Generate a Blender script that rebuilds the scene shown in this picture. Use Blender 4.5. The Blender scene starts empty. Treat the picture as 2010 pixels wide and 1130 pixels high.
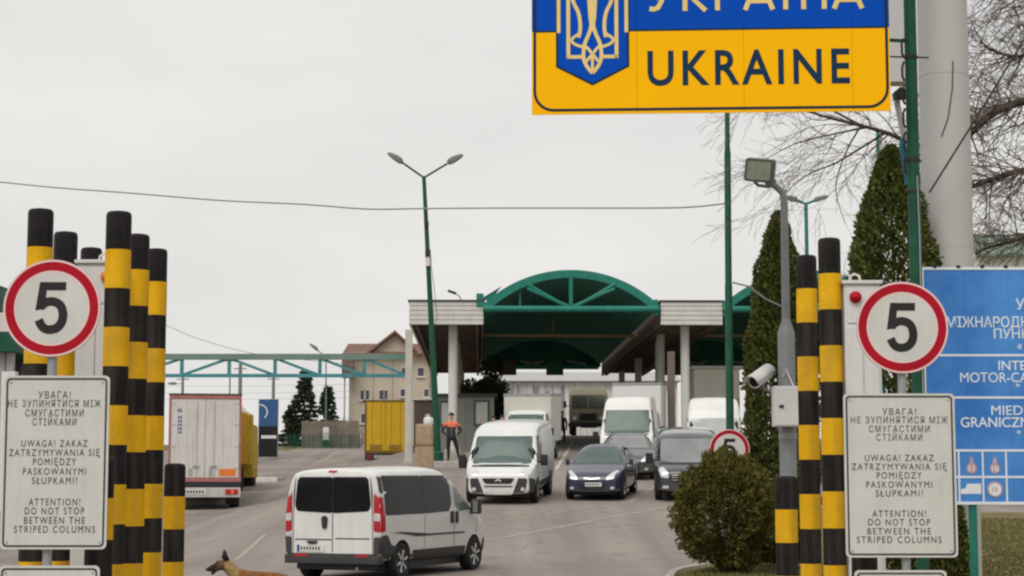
import bpy, bmesh, math, random
from mathutils import Vector, Matrix, noise
from mathutils.bvhtree import BVHTree

random.seed(7)
R = math.radians
SC = bpy.context.scene
COL = SC.collection

# ------------------------------------------------------------------ camera
PITCH = R(6.0)
FOCAL_PX, W_PX, H_PX = 3600.0, 2010.0, 1130.0
EYE = Vector((0.0, 0.0, 1.7))
cam_d = bpy.data.cameras.new('camera')
cam_d.sensor_width = 36.0
cam_d.lens = FOCAL_PX / W_PX * 36.0
cam_d.clip_start, cam_d.clip_end = 0.1, 8000.0
cam = bpy.data.objects.new('camera', cam_d)
COL.objects.link(cam)
cam.location = EYE
cam.rotation_euler = (math.pi / 2 + PITCH, 0, 0)
SC.camera = cam

# ------------------------------------------------------------------ sky: closed cloud deck over a Nishita sky
SUN_EL, SUN_AZ = R(52), R(205)          # azimuth clockwise from +Y: behind the camera, a little to the left
wd = bpy.data.worlds.new('World'); SC.world = wd
wd.use_nodes = True
nt = wd.node_tree; nt.nodes.clear()
def wn(t): return nt.nodes.new(t)
out = wn('ShaderNodeOutputWorld'); bg = wn('ShaderNodeBackground'); bg.inputs['Strength'].default_value = 0.1
sky = wn('ShaderNodeTexSky'); sky.sky_type = 'NISHITA'; sky.sun_disc = False
sky.sun_elevation = SUN_EL; sky.sun_rotation = SUN_AZ; sky.dust_density = 4.0
tc = wn('ShaderNodeTexCoord'); mp = wn('ShaderNodeMapping'); mp.inputs['Scale'].default_value = (2.2, 2.2, 7.0)
ns = wn('ShaderNodeTexNoise'); ns.inputs['Scale'].default_value = 1.6; ns.inputs['Detail'].default_value = 5.0
cr = wn('ShaderNodeValToRGB')
cr.color_ramp.elements[0].position = 0.3; cr.color_ramp.elements[0].color = (0.575, 0.570, 0.558, 1)
cr.color_ramp.elements[1].position = 0.72; cr.color_ramp.elements[1].color = (0.690, 0.672, 0.648, 1)
vm = wn('ShaderNodeVectorMath'); vm.operation = 'SCALE'; vm.inputs['Scale'].default_value = 10.0
mx = wn('ShaderNodeMixRGB'); mx.inputs['Fac'].default_value = 0.96
L = nt.links.new
L(tc.outputs['Generated'], mp.inputs['Vector']); L(mp.outputs['Vector'], ns.inputs['Vector'])
L(ns.outputs['Fac'], cr.inputs['Fac']); L(cr.outputs['Color'], vm.inputs[0])
L(sky.outputs['Color'], mx.inputs['Color1']); L(vm.outputs['Vector'], mx.inputs['Color2'])
L(mx.outputs['Color'], bg.inputs['Color']); L(bg.outputs['Background'], out.inputs['Surface'])

sd = bpy.data.lights.new('sun', 'SUN'); sd.energy = 1.5; sd.angle = R(40); sd.color = (1.0, 0.96, 0.9)
sun = bpy.data.objects.new('sun', sd); COL.objects.link(sun)
sdir = Vector((math.sin(SUN_AZ) * math.cos(SUN_EL), math.cos(SUN_AZ) * math.cos(SUN_EL), math.sin(SUN_EL)))
sun.rotation_euler = sdir.to_track_quat('Z', 'Y').to_euler(); sun.location = (0, -20, 60)

vs = SC.view_settings
vs.view_transform = 'Standard'; vs.look = 'None'; vs.exposure = 0.35; vs.gamma = 1.0; vs.use_curve_mapping = False
SC.cycles.filter_width = 2.3

# ------------------------------------------------------------------ helpers
CP, SP = math.cos(PITCH), math.sin(PITCH)
def at(px, py, Y):
    """the point at distance Y along the road that the photograph shows at (px, py)"""
    u, v = (px - W_PX / 2) / FOCAL_PX, (H_PX / 2 - py) / FOCAL_PX
    d = Vector((u, CP - v * SP, SP + v * CP))
    return EYE + d * (Y / d.y)

def pchip(tab):
    xs = [a for a, b in tab]; ys = [b for a, b in tab]
    n = len(xs); h = [xs[i+1]-xs[i] for i in range(n-1)]; s = [(ys[i+1]-ys[i])/h[i] for i in range(n-1)]
    m = [0.0]*n
    for i in range(1, n-1):
        if s[i-1]*s[i] > 0: m[i] = 2*s[i-1]*s[i]/(s[i-1]+s[i])
    def f(x):
        if x <= xs[0]: return ys[0]
        if x >= xs[-1]: return ys[-1]
        i = max(k for k in range(n-1) if xs[k] <= x)
        t = (x-xs[i])/h[i]
        return ((1+2*t)*(1-t)**2*ys[i] + t*(1-t)**2*h[i]*m[i] + t*t*(3-2*t)*ys[i+1] + t*t*(t-1)*h[i]*m[i+1])
    return f
def lin(tab):
    def f(x):
        if x <= tab[0][0]: return tab[0][1]
        for (a, b), (c, d) in zip(tab, tab[1:]):
            if x <= c: return b + (d-b)*(x-a)/max(1e-9, c-a)
        return tab[-1][1]
    return f
def sstep(a, b, x):
    t = min(1, max(0, (x-a)/(b-a))); return t*t*(3-2*t)

zL = pchip([(-50, 0), (42, 0), (64, .68), (75, 1.2), (111, 2.6), (140, 4.2), (200, 5.5), (260, 6)])
zR = pchip([(-50, 0), (34, 0), (51, 1.02), (69, 2.2), (85, 2.95), (111, 4.2), (140, 5.1), (200, 5.8), (260, 6)])
zF = pchip([(-50, 0), (46, 0), (65, .55), (100, 3.0), (140, 4.9), (200, 5.8), (260, 6)])
def ground_z(x, y):
    a = sstep(-10.5, -3.0, x); b = sstep(6.5, 12.0, x)
    z = zL(y)*(1-a) + zR(y)*a
    return z*(1-b) + zF(y)*b

class MB:
    def __init__(s): s.v = []; s.f = []
    def add(s, vs_, fs):
        o = len(s.v); s.v += [tuple(v) for v in vs_]; s.f += [tuple(i+o for i in f) for f in fs]; return s
    BF = [(0,1,3,2),(4,6,7,5),(0,4,5,1),(2,3,7,6),(0,2,6,4),(1,5,7,3)]
    def box(s, x0, x1, y0, y1, z0, z1):
        return s.add([(x, y, z) for x in (x0, x1) for y in (y0, y1) for z in (z0, z1)], MB.BF)
    def obox(s, c, size, m=None):
        m = m or Matrix.Identity(3); c = Vector(c)
        return s.add([c + m @ Vector((a*size[0]/2, b*size[1]/2, d*size[2]/2)) for a in (-1,1) for b in (-1,1) for d in (-1,1)], MB.BF)
    def bar(s, p, q, w, h=None):
        p, q = Vector(p), Vector(q); d = q-p; h = h or w
        m = d.to_track_quat('Y', 'Z').to_matrix()
        return s.obox((p+q)/2, (w, d.length, h), m)
    def tube(s, pts, r, n=8, cap=True):
        pts = [Vector(p) for p in pts]; k = len(pts)
        rs = r if isinstance(r, (list, tuple)) else [r]*k
        vs_, fs = [], []
        ref = None
        for i, p in enumerate(pts):
            d = (pts[min(i+1, k-1)] - pts[max(i-1, 0)]).normalized()
            if ref is None:
                ref = d.orthogonal().normalized()
            ref = (ref - d*ref.dot(d))
            ref = ref.normalized() if ref.length > 1e-6 else d.orthogonal().normalized()
            o = d.cross(ref)
            for j in range(n):
                a = 2*math.pi*j/n
                vs_.append(p + (ref*math.cos(a) + o*math.sin(a))*rs[i])
        for i in range(k-1):
            for j in range(n):
                fs.append((i*n+j, i*n+(j+1) % n, (i+1)*n+(j+1) % n, (i+1)*n+j))
        if cap:
            fs.append(tuple(range(n-1, -1, -1))); fs.append(tuple((k-1)*n+j for j in range(n)))
        return s.add(vs_, fs)
    def lathe(s, prof, n=16, axis='z', c=(0,0,0)):
        vs_, fs = [], []
        for r, h in prof:
            for j in range(n):
                a = 2*math.pi*j/n; u, w = r*math.cos(a), r*math.sin(a)
                p = {'z': (u, w, h), 'x': (h, u, w), 'y': (u, h, w)}[axis]
                vs_.append((p[0]+c[0], p[1]+c[1], p[2]+c[2]))
        for i in range(len(prof)-1):
            for j in range(n):
                fs.append((i*n+j, i*n+(j+1) % n, (i+1)*n+(j+1) % n, (i+1)*n+j))
        if prof[0][0] > 1e-6: fs.append(tuple(range(n)))
        if prof[-1][0] > 1e-6: fs.append(tuple((len(prof)-1)*n+j for j in range(n)))
        return s.add(vs_, fs)
    def prism(s, poly, a, b, plane='xz'):
        n = len(poly)
        f = {'xz': lambda p, t: (p[0], t, p[1]), 'xy': lambda p, t: (p[0], p[1], t), 'yz': lambda p, t: (t, p[0], p[1])}[plane]
        vs_ = [f(p, a) for p in poly] + [f(p, b) for p in poly]
        fs = [tuple(range(n)), tuple(range(2*n-1, n-1, -1))] + [(i, (i+1) % n, n+(i+1) % n, n+i) for i in range(n)]
        return s.add(vs_, fs)
    def ring(s, outer, inner, a, b):
        """a frame between two outlines of the same length in the xz plane"""
        n = len(outer)
        vs_ = [(p[0], t, p[1]) for t in (a, b) for o in (outer, inner) for p in o]
        fs = []
        for i in range(n):
            j = (i+1) % n
            fs += [(i, j, n+j, n+i), (2*n+i, 3*n+i, 3*n+j, 2*n+j), (i, 2*n+i, 2*n+j, j), (n+i, n+j, 3*n+j, 3*n+i)]
        return s.add(vs_, fs)
    def ribbon(s, pts, w, a, b):
        """flat stroke along 2-D points (xz plane), extruded from y=a to y=b; w a width or list"""
        k = len(pts); ws = w if isinstance(w, (list, tuple)) else [w]*k
        l, r = [], []
        for i, p in enumerate(pts):
            q0, q1 = pts[max(0, i-1)], pts[min(k-1, i+1)]
            dx, dz = q1[0]-q0[0], q1[1]-q0[1]; n = math.hypot(dx, dz) or 1
            nx, nz = -dz/n*ws[i]/2, dx/n*ws[i]/2
            l.append((p[0]+nx, p[1]+nz)); r.append((p[0]-nx, p[1]-nz))
        for i in range(k-1):
            s.prism([l[i], l[i+1], r[i+1], r[i]], a, b)
        return s
    def build(s, name, mat, parent=None, loc=None, smooth=False, bevel=0, label=None, seg=2, fix=True):
        me = bpy.data.meshes.new(name)
        me.from_pydata(s.v, [], s.f)
        if fix or bevel:
            bm = bmesh.new(); bm.from_mesh(me)
            if fix: bmesh.ops.recalc_face_normals(bm, faces=bm.faces)
            if bevel:
                es = [e for e in bm.edges if len(e.link_faces) == 2 and e.calc_face_angle(0) > 0.5]
                bmesh.ops.bevel(bm, geom=es, offset=bevel, segments=seg, profile=0.7, affect='EDGES', clamp_overlap=True)
            bm.to_mesh(me); bm.free()
        o = mesh_obj(name, me, mat, parent, loc, label)
        if smooth: shade(o, smooth)
        return o

def shade(o, ang=40):
    me = o.data
    for p in me.polygons: p.use_smooth = True
    if ang is not True and ang < 180:
        try: me.set_sharp_from_angle(angle=R(ang))
        except Exception: pass

def mesh_obj(name, me, mat, parent=None, loc=None, label=None):
    o = bpy.data.objects.new(name, me); COL.objects.link(o)
    if mat is not None and not me.materials:
        me.materials.append(mat)
    if parent is not None: o.parent = parent
    if loc is not None: o.location = loc
    if label: o['label'] = label
    return o
def tag(o, label, cat, group=None, kind=None):
    if label: o['label'] = label
    if cat: o['category'] = cat
    if group: o['group'] = group
    if kind: o['kind'] = kind
    return o
def thing(name, label, cat, loc=(0,0,0), rz=0, group=None, rx=0):
    o = bpy.data.objects.new(name, None); COL.objects.link(o)
    o.empty_display_size = 0.2; o.location = loc; o.rotation_mode = 'ZXY' if False else 'XYZ'
    o.rotation_euler = (rx, 0, rz)
    return tag(o, label, cat, group)
def structure(o): o['kind'] = 'structure'; return o
def copy_tree(o, parent=None):
    c = o.copy(); COL.objects.link(c)
    if parent is not None: c.parent = parent
    for ch in list(o.children): copy_tree(ch, c)
    return c

def rrect(x0, x1, z0, z1, r, n=5):
    p = []
    for cx, cz, a0 in ((x1-r, z1-r, 0), (x0+r, z1-r, 90), (x0+r, z0+r, 180), (x1-r, z0+r, 270)):
        for i in range(n+1):
            a = R(a0 + 90*i/n); p.append((cx + r*math.cos(a), cz + r*math.sin(a)))
    return p
def circ(cx, cz, r, n=40): return [(cx + r*math.cos(2*math.pi*i/n), cz + r*math.sin(2*math.pi*i/n)) for i in range(n)]
def roundpoly(pts, r, n=4):
    out_ = []; k = len(pts)
    for i in range(k):
        p, a, b = Vector(pts[i]), Vector(pts[i-1]), Vector(pts[(i+1) % k])
        d = min(r, (a-p).length*.45, (b-p).length*.45)
        q0, q1 = p+(a-p).normalized()*d, p+(b-p).normalized()*d
        for j in range(n+1):
            t = j/n; out_.append(tuple(q0*(1-t)**2 + p*2*t*(1-t) + q1*t*t))
    return out_
def spline(pts, n=6):
    out_ = []; k = len(pts); P = [Vector(p) for p in pts]
    for i in range(k-1):
        p0, p1, p2, p3 = P[max(0, i-1)], P[i], P[i+1], P[min(k-1, i+2)]
        for j in range(n):
            t = j/n
            out_.append(tuple(0.5*((2*p1) + (p2-p0)*t + (2*p0-5*p1+4*p2-p3)*t*t + (3*p1-p0-3*p2+p3)*t**3)))
    out_.append(tuple(P[-1])); return out_

TXT = bpy.data.curves.new('text_maker', 'FONT')
TXO = bpy.data.objects.new('text_maker', TXT)
COL.objects.link(TXO)
def text_obj(name, body, mat, parent, x, z, y, h=None, w=None, depth=.003, bold=0.0, align='c', spacing=1.0, capref='H', split=False):
    """letters as a thin mesh in the xz plane facing -y; cap height h, optional total width w"""
    TXT.body = capref; TXT.extrude = 0; TXT.offset = 0; TXT.space_character = 1
    bpy.context.view_layer.update()
    dg = bpy.context.evaluated_depsgraph_get()
    m = bpy.data.meshes.new_from_object(TXO.evaluated_get(dg)); cap = max(v.co.y for v in m.vertices); bpy.data.meshes.remove(m)
    TXT.body = body; TXT.offset = bold; TXT.space_character = spacing; TXT.resolution_u = 4
    TXT.extrude = 0.02
    bpy.context.view_layer.update()
    dg = bpy.context.evaluated_depsgraph_get()
    me = bpy.data.meshes.new_from_object(TXO.evaluated_get(dg)); me.name = name
    xs = [v.co.x for v in me.vertices]; x0, x1 = min(xs), max(xs)
    sz = h/cap; sx = w/(x1-x0) if w else sz
    xo = {'c': (x0+x1)/2, 'l': x0, 'r': x1}[align]
    for v in me.vertices:
        c = v.co.copy(); v.co = (x + (c.x-xo)*sx, y - (c.z/0.02*0.5+0.5)*depth, z + c.y*sz)
    if not split:
        o = mesh_obj(name, me, mat, parent)
        if len(body) > 1: o['kind'] = 'stuff'      # small print, joined
        return o
    # one object per letter: cut between the gaps along x
    bm = bmesh.new(); bm.from_mesh(me); bpy.data.meshes.remove(me)
    seen_ = set(); isl_ = []
    for v in bm.verts:
        if v.index in seen_: continue
        st_ = [v]; seen_.add(v.index); grp = []
        while st_:
            q = st_.pop(); grp.append(q)
            for e in q.link_edges:
                w_ = e.other_vert(q)
                if w_.index not in seen_: seen_.add(w_.index); st_.append(w_)
        isl_.append([min(q.co.x for q in grp), max(q.co.x for q in grp), grp])
    isl_.sort(key=lambda a: a[0]); cl = []
    for a in isl_:
        if cl and a[0] < cl[-1][1] - .3*(a[1]-a[0]): cl[-1][1] = max(cl[-1][1], a[1]); cl[-1][2] += a[2]
        else: cl.append(a)
    obs = []
    for a, b_, grp in cl:
        ix = {q.index: i for i, q in enumerate(grp)}
        fs = [tuple(ix[q.index] for q in f.verts) for f in bm.faces if f.verts[0].index in ix]
        m_ = bpy.data.meshes.new('letter'); m_.from_pydata([tuple(q.co) for q in grp], [], fs)
        obs.append(mesh_obj('letter', m_, mat, parent))
    bm.free()
    return obs

# ------------------------------------------------------------------ materials
MATS = {}
def mat(name, col, rough=0.6, metal=0.0, var=0.12, scale=3.0, bump=0.0, bscale=40.0, coat=0.0, spec=0.28, col2=None, streak=0.0, trans=0.0):
    """principled surface with a noise-broken colour, optional vertical grime streaks and fine relief"""
    if name in MATS: return MATS[name]
    m = bpy.data.materials.new(name); m.use_nodes = True; MATS[name] = m
    t = m.node_tree; b = t.nodes['Principled BSDF']; N = t.nodes.new; K = t.links.new
    b.inputs['Roughness'].default_value = rough; b.inputs['Metallic'].default_value = metal
    b.inputs['Coat Weight'].default_value = coat; b.inputs['Coat Roughness'].default_value = 0.08
    b.inputs['Specular IOR Level'].default_value = spec
    if trans: b.inputs['Transmission Weight'].default_value = trans
    tc_ = N('ShaderNodeTexCoord'); n1 = N('ShaderNodeTexNoise')
    n1.inputs['Scale'].default_value = scale; n1.inputs['Detail'].default_value = 6; n1.inputs['Roughness'].default_value = 0.65
    K(tc_.outputs['Object'], n1.inputs['Vector'])
    r = N('ShaderNodeValToRGB'); r.color_ramp.elements[0].position = 0.32; r.color_ramp.elements[1].position = 0.7
    c2 = col2 or tuple(min(1, c*(1+var*0.6)) for c in col); c1 = col if col2 else tuple(c*(1-var) for c in col)
    r.color_ramp.elements[0].color = (*c1, 1); r.color_ramp.elements[1].color = (*c2, 1)
    K(n1.outputs['Fac'], r.inputs['Fac']); last = r.outputs['Color']
    if streak:
        mp_ = N('ShaderNodeMapping'); mp_.inputs['Scale'].default_value = (9, 9, 0.5)
        K(tc_.outputs['Object'], mp_.inputs['Vector'])
        n2 = N('ShaderNodeTexNoise'); n2.inputs['Scale'].default_value = 1.5; n2.inputs['Detail'].default_value = 4
        K(mp_.outputs['Vector'], n2.inputs['Vector'])
        r2 = N('ShaderNodeValToRGB'); r2.color_ramp.elements[0].position = 0.48; r2.color_ramp.elements[1].position = 0.75
        r2.color_ramp.elements[0].color = (0,0,0,1); r2.color_ramp.elements[1].color = (streak,)*3 + (1,)
        K(n2.outputs['Fac'], r2.inputs['Fac'])
        mm = N('ShaderNodeMixRGB'); mm.inputs['Color2'].default_value = (0.16, 0.13, 0.10, 1)
        K(r2.outputs['Color'], mm.inputs['Fac']); K(last, mm.inputs['Color1']); last = mm.outputs['Color']
    K(last, b.inputs['Base Color'])
    if bump:
        n3 = N('ShaderNodeTexNoise'); n3.inputs['Scale'].default_value = bscale; n3.inputs['Detail'].default_value = 4
        K(tc_.outputs['Object'], n3.inputs['Vector'])
        bp = N('ShaderNodeBump'); bp.inputs['Strength'].default_value = bump; bp.inputs['Distance'].default_value = 0.02
        K(n3.outputs['Fac'], bp.inputs['Height']); K(bp.outputs['Normal'], b.inputs['Normal'])
    return m
def srgb(r, g, b):
    f = lambda c: (c/255/12.92) if c <= 10 else ((c/255+0.055)/1.055)**2.4
    return (f(r), f(g), f(b))

def asphalt():
    m = bpy.data.materials.new('asphalt'); m.use_nodes = True
    t = m.node_tree; b = t.nodes['Principled BSDF']; N = t.nodes.new; K = t.links.new
    tc_ = N('ShaderNodeTexCoord')
    def nz(sc, det, vec=None, rg=0.6):
        n = N('ShaderNodeTexNoise'); n.inputs['Scale'].default_value = sc; n.inputs['Detail'].default_value = det; n.inputs['Roughness'].default_value = rg
        K(vec or tc_.outputs['Object'], n.inputs['Vector']); return n.outputs['Fac']
    def ramp(f, a, ca, z, cz):
        r = N('ShaderNodeValToRGB'); r.color_ramp.elements[0].position = a; r.color_ramp.elements[1].position = z
        r.color_ramp.elements[0].color = (*ca, 1); r.color_ramp.elements[1].color = (*cz, 1); K(f, r.inputs['Fac']); return r.outputs['Color']
    def mixc(fac, a, c, mode='MIX'):
        x = N('ShaderNodeMixRGB'); x.blend_type = mode
        if isinstance(fac, float): x.inputs['Fac'].default_value = fac
        else: K(fac, x.inputs['Fac'])
        for i, q in ((1, a), (2, c)):
            if isinstance(q, tuple): x.inputs[i].default_value = (*q, 1)
            else: K(q, x.inputs[i])
        return x.outputs['Color']
    base = ramp(nz(0.12, 5), 0.3, (0.245, 0.208, 0.182), 0.7, (0.325, 0.279, 0.245))
    # wheel tracks: bands along the lanes
    mp_ = N('ShaderNodeMapping'); mp_.inputs['Scale'].default_value = (0.9, 0.035, 0.0); mp_.inputs['Rotation'].default_value = (0, 0, R(4))
    K(tc_.outputs['Object'], mp_.inputs['Vector'])
    base = mixc(0.7, base, ramp(nz(1.0, 3, mp_.outputs['Vector']), 0.35, (0.66,0.655,0.65), 0.62, (1.0,1.0,1.0)), 'MULTIPLY')
    base = mixc(0.35, base, ramp(nz(60, 3), 0.3, (0.55,)*3, 0.7, (1.0,)*3), 'MULTIPLY')
    # oil stains
    base = mixc(ramp(nz(0.55, 4, None, 0.7), 0.56, (0,)*3, 0.72, (0.55,)*3), base, (0.08, 0.07, 0.065))
    # repair patches
    vo = N('ShaderNodeTexVoronoi'); vo.feature = 'F1'; vo.distance = 'CHEBYCHEV'; vo.inputs['Scale'].default_value = 0.16
    K(tc_.outputs['Object'], vo.inputs['Vector'])
    sep = N('ShaderNodeSeparateColor'); K(vo.outputs['Color'], sep.inputs['Color'])
    base = mixc(ramp(sep.outputs[0], 0.80, (0,)*3, 0.81, (0.35,)*3), base, (0.13, 0.115, 0.105))
    # cracks
    v2 = N('ShaderNodeTexVoronoi'); v2.feature = 'DISTANCE_TO_EDGE'; v2.inputs['Scale'].default_value = 0.33
    n5 = N('ShaderNodeTexNoise'); n5.inputs['Scale'].default_value = 1.2; n5.inputs['Detail'].default_value = 4
    K(tc_.outputs['Object'], n5.inputs['Vector'])
    va = N('ShaderNodeVectorMath'); va.operation = 'ADD'; K(tc_.outputs['Object'], va.inputs[0]); K(n5.outputs['Color'], va.inputs[1])
    K(va.outputs['Vector'], v2.inputs['Vector'])
    base = mixc(ramp(v2.outputs['Distance'], 0.003, (0.28,)*3, 0.014, (0,)*3), base, (0.05, 0.045, 0.04))
    K(base, b.inputs['Base Color']); b.inputs['Roughness'].default_value = 0.82
    bp = N('ShaderNodeBump'); bp.inputs['Strength'].default_value = 0.35; bp.inputs['Distance'].default_value = 0.01
    K(nz(90, 3), bp.inputs['Height']); K(bp.outputs['Normal'], b.inputs['Normal'])
    return m

M_GRASS = mat('dry_spring_grass', (0.09, 0.085, 0.03), .9, var=.3, scale=1.2, bump=.6, bscale=14, col2=(0.20, 0.155, 0.065))
M_ASPH = asphalt()
M_KERB = mat('kerb_concrete', (0.42, 0.40, 0.37), .85, var=.25, scale=4, bump=.2)
M_LINE = mat('worn_road_paint', (0.30, 0.27, 0.235), .8, col2=(0.62, 0.58, 0.52), scale=5)
M_LINEF = mat('faded_road_paint', (0.24, 0.205, 0.175), .85, col2=(0.40, 0.35, 0.30), scale=3)
M_YEL = mat('post_yellow', (0.76, 0.42, 0.008), .6, spec=.12, var=.16, scale=5, streak=.30, bump=.15, bscale=30)
M_BLK = mat('post_black', (0.017, 0.015, 0.016), .65, spec=.12, var=.5, scale=5, streak=.25, bump=.15, bscale=30)
M_STEEL = mat('galvanised_steel', (0.34, 0.35, 0.36), .5, .3, var=.15, scale=5)
M_GREENP = mat('green_pole_paint', (0.014, 0.085, 0.050), .5, var=.3, scale=4, spec=.2)
M_TEAL = mat('teal_paint', (0.018, 0.190, 0.145), .5, var=.2, scale=3)
M_GANTRY = mat('gantry_teal_paint', (0.06, 0.24, 0.265), .5, var=.25, scale=2)
M_WIRE = mat('cable_black', (0.03, 0.03, 0.03), .6)
M_DARK = mat('dark_plastic', (0.028, 0.028, 0.030), .5, var=.2)
M_GREYPL = mat('grey_bumper_plastic', (0.05, 0.05, 0.05), .6, var=.15)
M_TYRE = mat('tyre_rubber', (0.022, 0.021, 0.020), .85, var=.3)
M_RIM = mat('alloy_rim', (0.60, 0.60, 0.61), .35, .3, var=.1)
M_RED = mat('tail_lamp_red', (0.42, 0.012, 0.022), .2, coat=.6, var=.15, scale=12)
M_LAMPW = mat('clear_lamp', (0.66, 0.67, 0.68), .12, .25, coat=.8, var=.2, scale=18)
M_ORANGE = mat('orange_lamp', (0.72, 0.19, 0.03), .3, coat=.4)
M_GLASSD = mat('tinted_glass', (0.012, 0.012, 0.013), .06, spec=.13, var=.3, scale=1.5)
M_GLASS = mat('windscreen_glass', (0.085, 0.125, 0.115), .22, coat=.1, var=.25, scale=1.3)
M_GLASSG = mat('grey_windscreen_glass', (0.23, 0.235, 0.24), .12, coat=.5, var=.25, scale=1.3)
M_PLATE = mat('plate_white', (0.66, 0.66, 0.62), .5, var=.15, scale=30)
M_CHROME = mat('chrome_trim', (0.7, 0.7, 0.72), .2, .8, var=.1)
M_SIGNW = mat('sign_white', (0.60, 0.60, 0.565), .45, var=.09, scale=3, streak=.10)
M_SIGNR = mat('sign_red', (0.40, 0.006, 0.020), .5, spec=.15, var=.12, scale=3)
M_SIGNK = mat('sign_black', (0.030, 0.030, 0.031), .6, spec=.12, var=.15)
M_PRINT = mat('sign_grey_print', (0.055, 0.055, 0.055), .6, var=.2)
M_CAB = mat('cabinet_white', (0.66, 0.66, 0.65), .5, var=.08, scale=2, streak=.12)
# ------------------------------------------------------------------ ground, road, islands, markings
def axis(parts):
    o = []
    for a, b, st in parts:
        n = max(1, round((b-a)/st)); o += [a + (b-a)*i/n for i in range(n)]
    return o + [parts[-1][1]]
GX = axis([(-4000,-1000,1500), (-1000,-200,400), (-200,-60,20), (-60,-24,6), (-24,22,1.0), (22,60,6), (60,200,20), (200,1000,400), (1000,4000,1500)])
GY = axis([(-600,-60,180), (-60,-10,10), (-10,150,1.0), (150,270,8), (270,600,110), (600,5000,1100)])
def sheet(name, xs, ys, dz, m, keep=None):
    idx = {}; v = []; f = []
    def vid(i, j):
        if (i, j) not in idx:
            idx[(i, j)] = len(v); v.append((xs[i], ys[j], ground_z(xs[i], ys[j]) + dz))
        return idx[(i, j)]
    for i in range(len(xs)-1):
        for j in range(len(ys)-1):
            if keep and not keep((xs[i]+xs[i+1])/2, (ys[j]+ys[j+1])/2): continue
            f.append((vid(i, j), vid(i+1, j), vid(i+1, j+1), vid(i, j+1)))
    me = bpy.data.meshes.new(name); me.from_pydata(v, [], f)
    o = mesh_obj(name, me, m); shade(o, True); return structure(o)
sheet('ground', GX, GY, 0.0, M_GRASS)
RX = [x for x in GX if -60 <= x <= 60]; RY = [y for y in GY if -20 <= y <= 150]
sheet('road', RX, RY, 0.006, M_ASPH, lambda x, y: not (y > 132 and x < -16))

def island(name, label, poly, h, grass_mat, group=None):
    """raised bed with a row of kerb stones round it"""
    c = Vector((sum(p[0] for p in poly)/len(poly), sum(p[1] for p in poly)/len(poly)))
    t = bpy.data.objects.new(name, None); COL.objects.link(t); t['kind'] = 'structure'
    bm = bmesh.new()
    vs_ = [bm.verts.new((p[0], p[1], 0)) for p in poly]
    bm.faces.new(vs_); bmesh.ops.triangulate(bm, faces=bm.faces)
    for _ in range(5):
        es = [e for e in bm.edges if e.calc_length() > 1.6]
        if not es: break
        bmesh.ops.subdivide_edges(bm, edges=es, cuts=1); bmesh.ops.triangulate(bm, faces=[f for f in bm.faces if len(f.verts) > 4])
    for v in bm.verts: v.co.z = ground_z(v.co.x, v.co.y) + h - .02 + .02*noise.noise(v.co*0.8)
    bmesh.ops.recalc_face_normals(bm, faces=bm.faces)
    for f in bm.faces:
        if f.normal.z < 0: f.normal_flip()
    me = bpy.data.meshes.new('turf'); bm.to_mesh(me); bm.free()
    mesh_obj('turf', me, grass_mat, t)
    n = len(poly)
    for i in range(n):
        a, b = Vector(poly[i]), Vector(poly[(i+1) % n]); d = (b-a).length
        k = max(1, round(d/1.0))
        if a.x > 20 or b.x > 20 or a.y < 4 or b.y < 4: continue
        for j in range(k):
            p, q = a.lerp(b, j/k), a.lerp(b, (j+1)/k)
            u = (q-p).normalized()*0.006
            mb = MB(); mb.bar((p.x+u.x, p.y+u.y, ground_z(p.x, p.y)+h/2-.05), (q.x-u.x, q.y-u.y, ground_z(q.x, q.y)+h/2-.05), 0.15, h+.12)
            mb.build('kerb_stone', M_KERB, t, bevel=.012, seg=1)
    return t
def smooth_poly(pts, n=4): return spline(pts, n)[:-1]
east = [(2.25, 3)] + spline([(2.25, 8), (2.25, 20), (2.35, 27), (2.6, 30.5), (3.05, 33.4), (4.2, 36.3), (6.0, 41), (7.2, 50), (8.6, 58), (14, 63)], 4) + [(40, 68), (58, 68), (58, 3)]
ISLE_E = island('verge', None, east, 0.14, M_GRASS)
west = [(-2.72, 9), (-2.72, 18), (-3.0, 18.8), (-3.6, 19.1), (-9.0, 19.1), (-9.0, 9)]
ISLE_W = island('verge', None, west, 0.14, M_GRASS)

def strip(name, pts, w, m, dz=.012):
    """painted line: a thin sheet that follows the ground"""
    P = []
    for a, b in zip(pts, pts[1:]):
        k = max(1, int(math.dist(a, b)/0.7))
        P += [(a[0]+(b[0]-a[0])*i/k, a[1]+(b[1]-a[1])*i/k) for i in range(k)]
    P.append(pts[-1])
    v, f = [], []
    for i, p in enumerate(P):
        q0, q1 = P[max(0, i-1)], P[min(len(P)-1, i+1)]
        d = Vector((q1[0]-q0[0], q1[1]-q0[1])).normalized(); nx, ny = -d.y*w/2, d.x*w/2
        for s in (1, -1):
            x, y = p[0]+nx*s, p[1]+ny*s; v.append((x, y, ground_z(x, y)+dz))
    for i in range(len(P)-1): f.append((2*i, 2*i+1, 2*i+3, 2*i+2))
    me = bpy.data.meshes.new(name); me.from_pydata(v, [], f)
    o = mesh_obj(name, me, m); return structure(o)
def gpos(px, py):
    """where the sight line through a pixel meets the ground"""
    lo = 5.0
    for k in range(1, 4000):
        Y = 5 + k*0.05; p = at(px, py, Y)
        if p.z <= ground_z(p.x, Y): return (p.x, Y)
    return (p.x, Y)
for a, b, w, m in (((1125, 866), (1092, 922), .14, M_LINE), ((1300, 948), (1235, 986), .16, M_LINEF), ((668, 884), (612, 914), .2, M_LINEF),
                   ((520, 1050), (462, 1100), .12, M_LINEF), ((1320, 995), (955, 1062), .16, M_LINEF), ((1250, 985), (948, 1030), .12, M_LINEF), ((1075, 1008), (955, 1016), .14, M_LINEF)):
    strip('road_marking', [gpos(*a), gpos(*b)], w, m)
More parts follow.
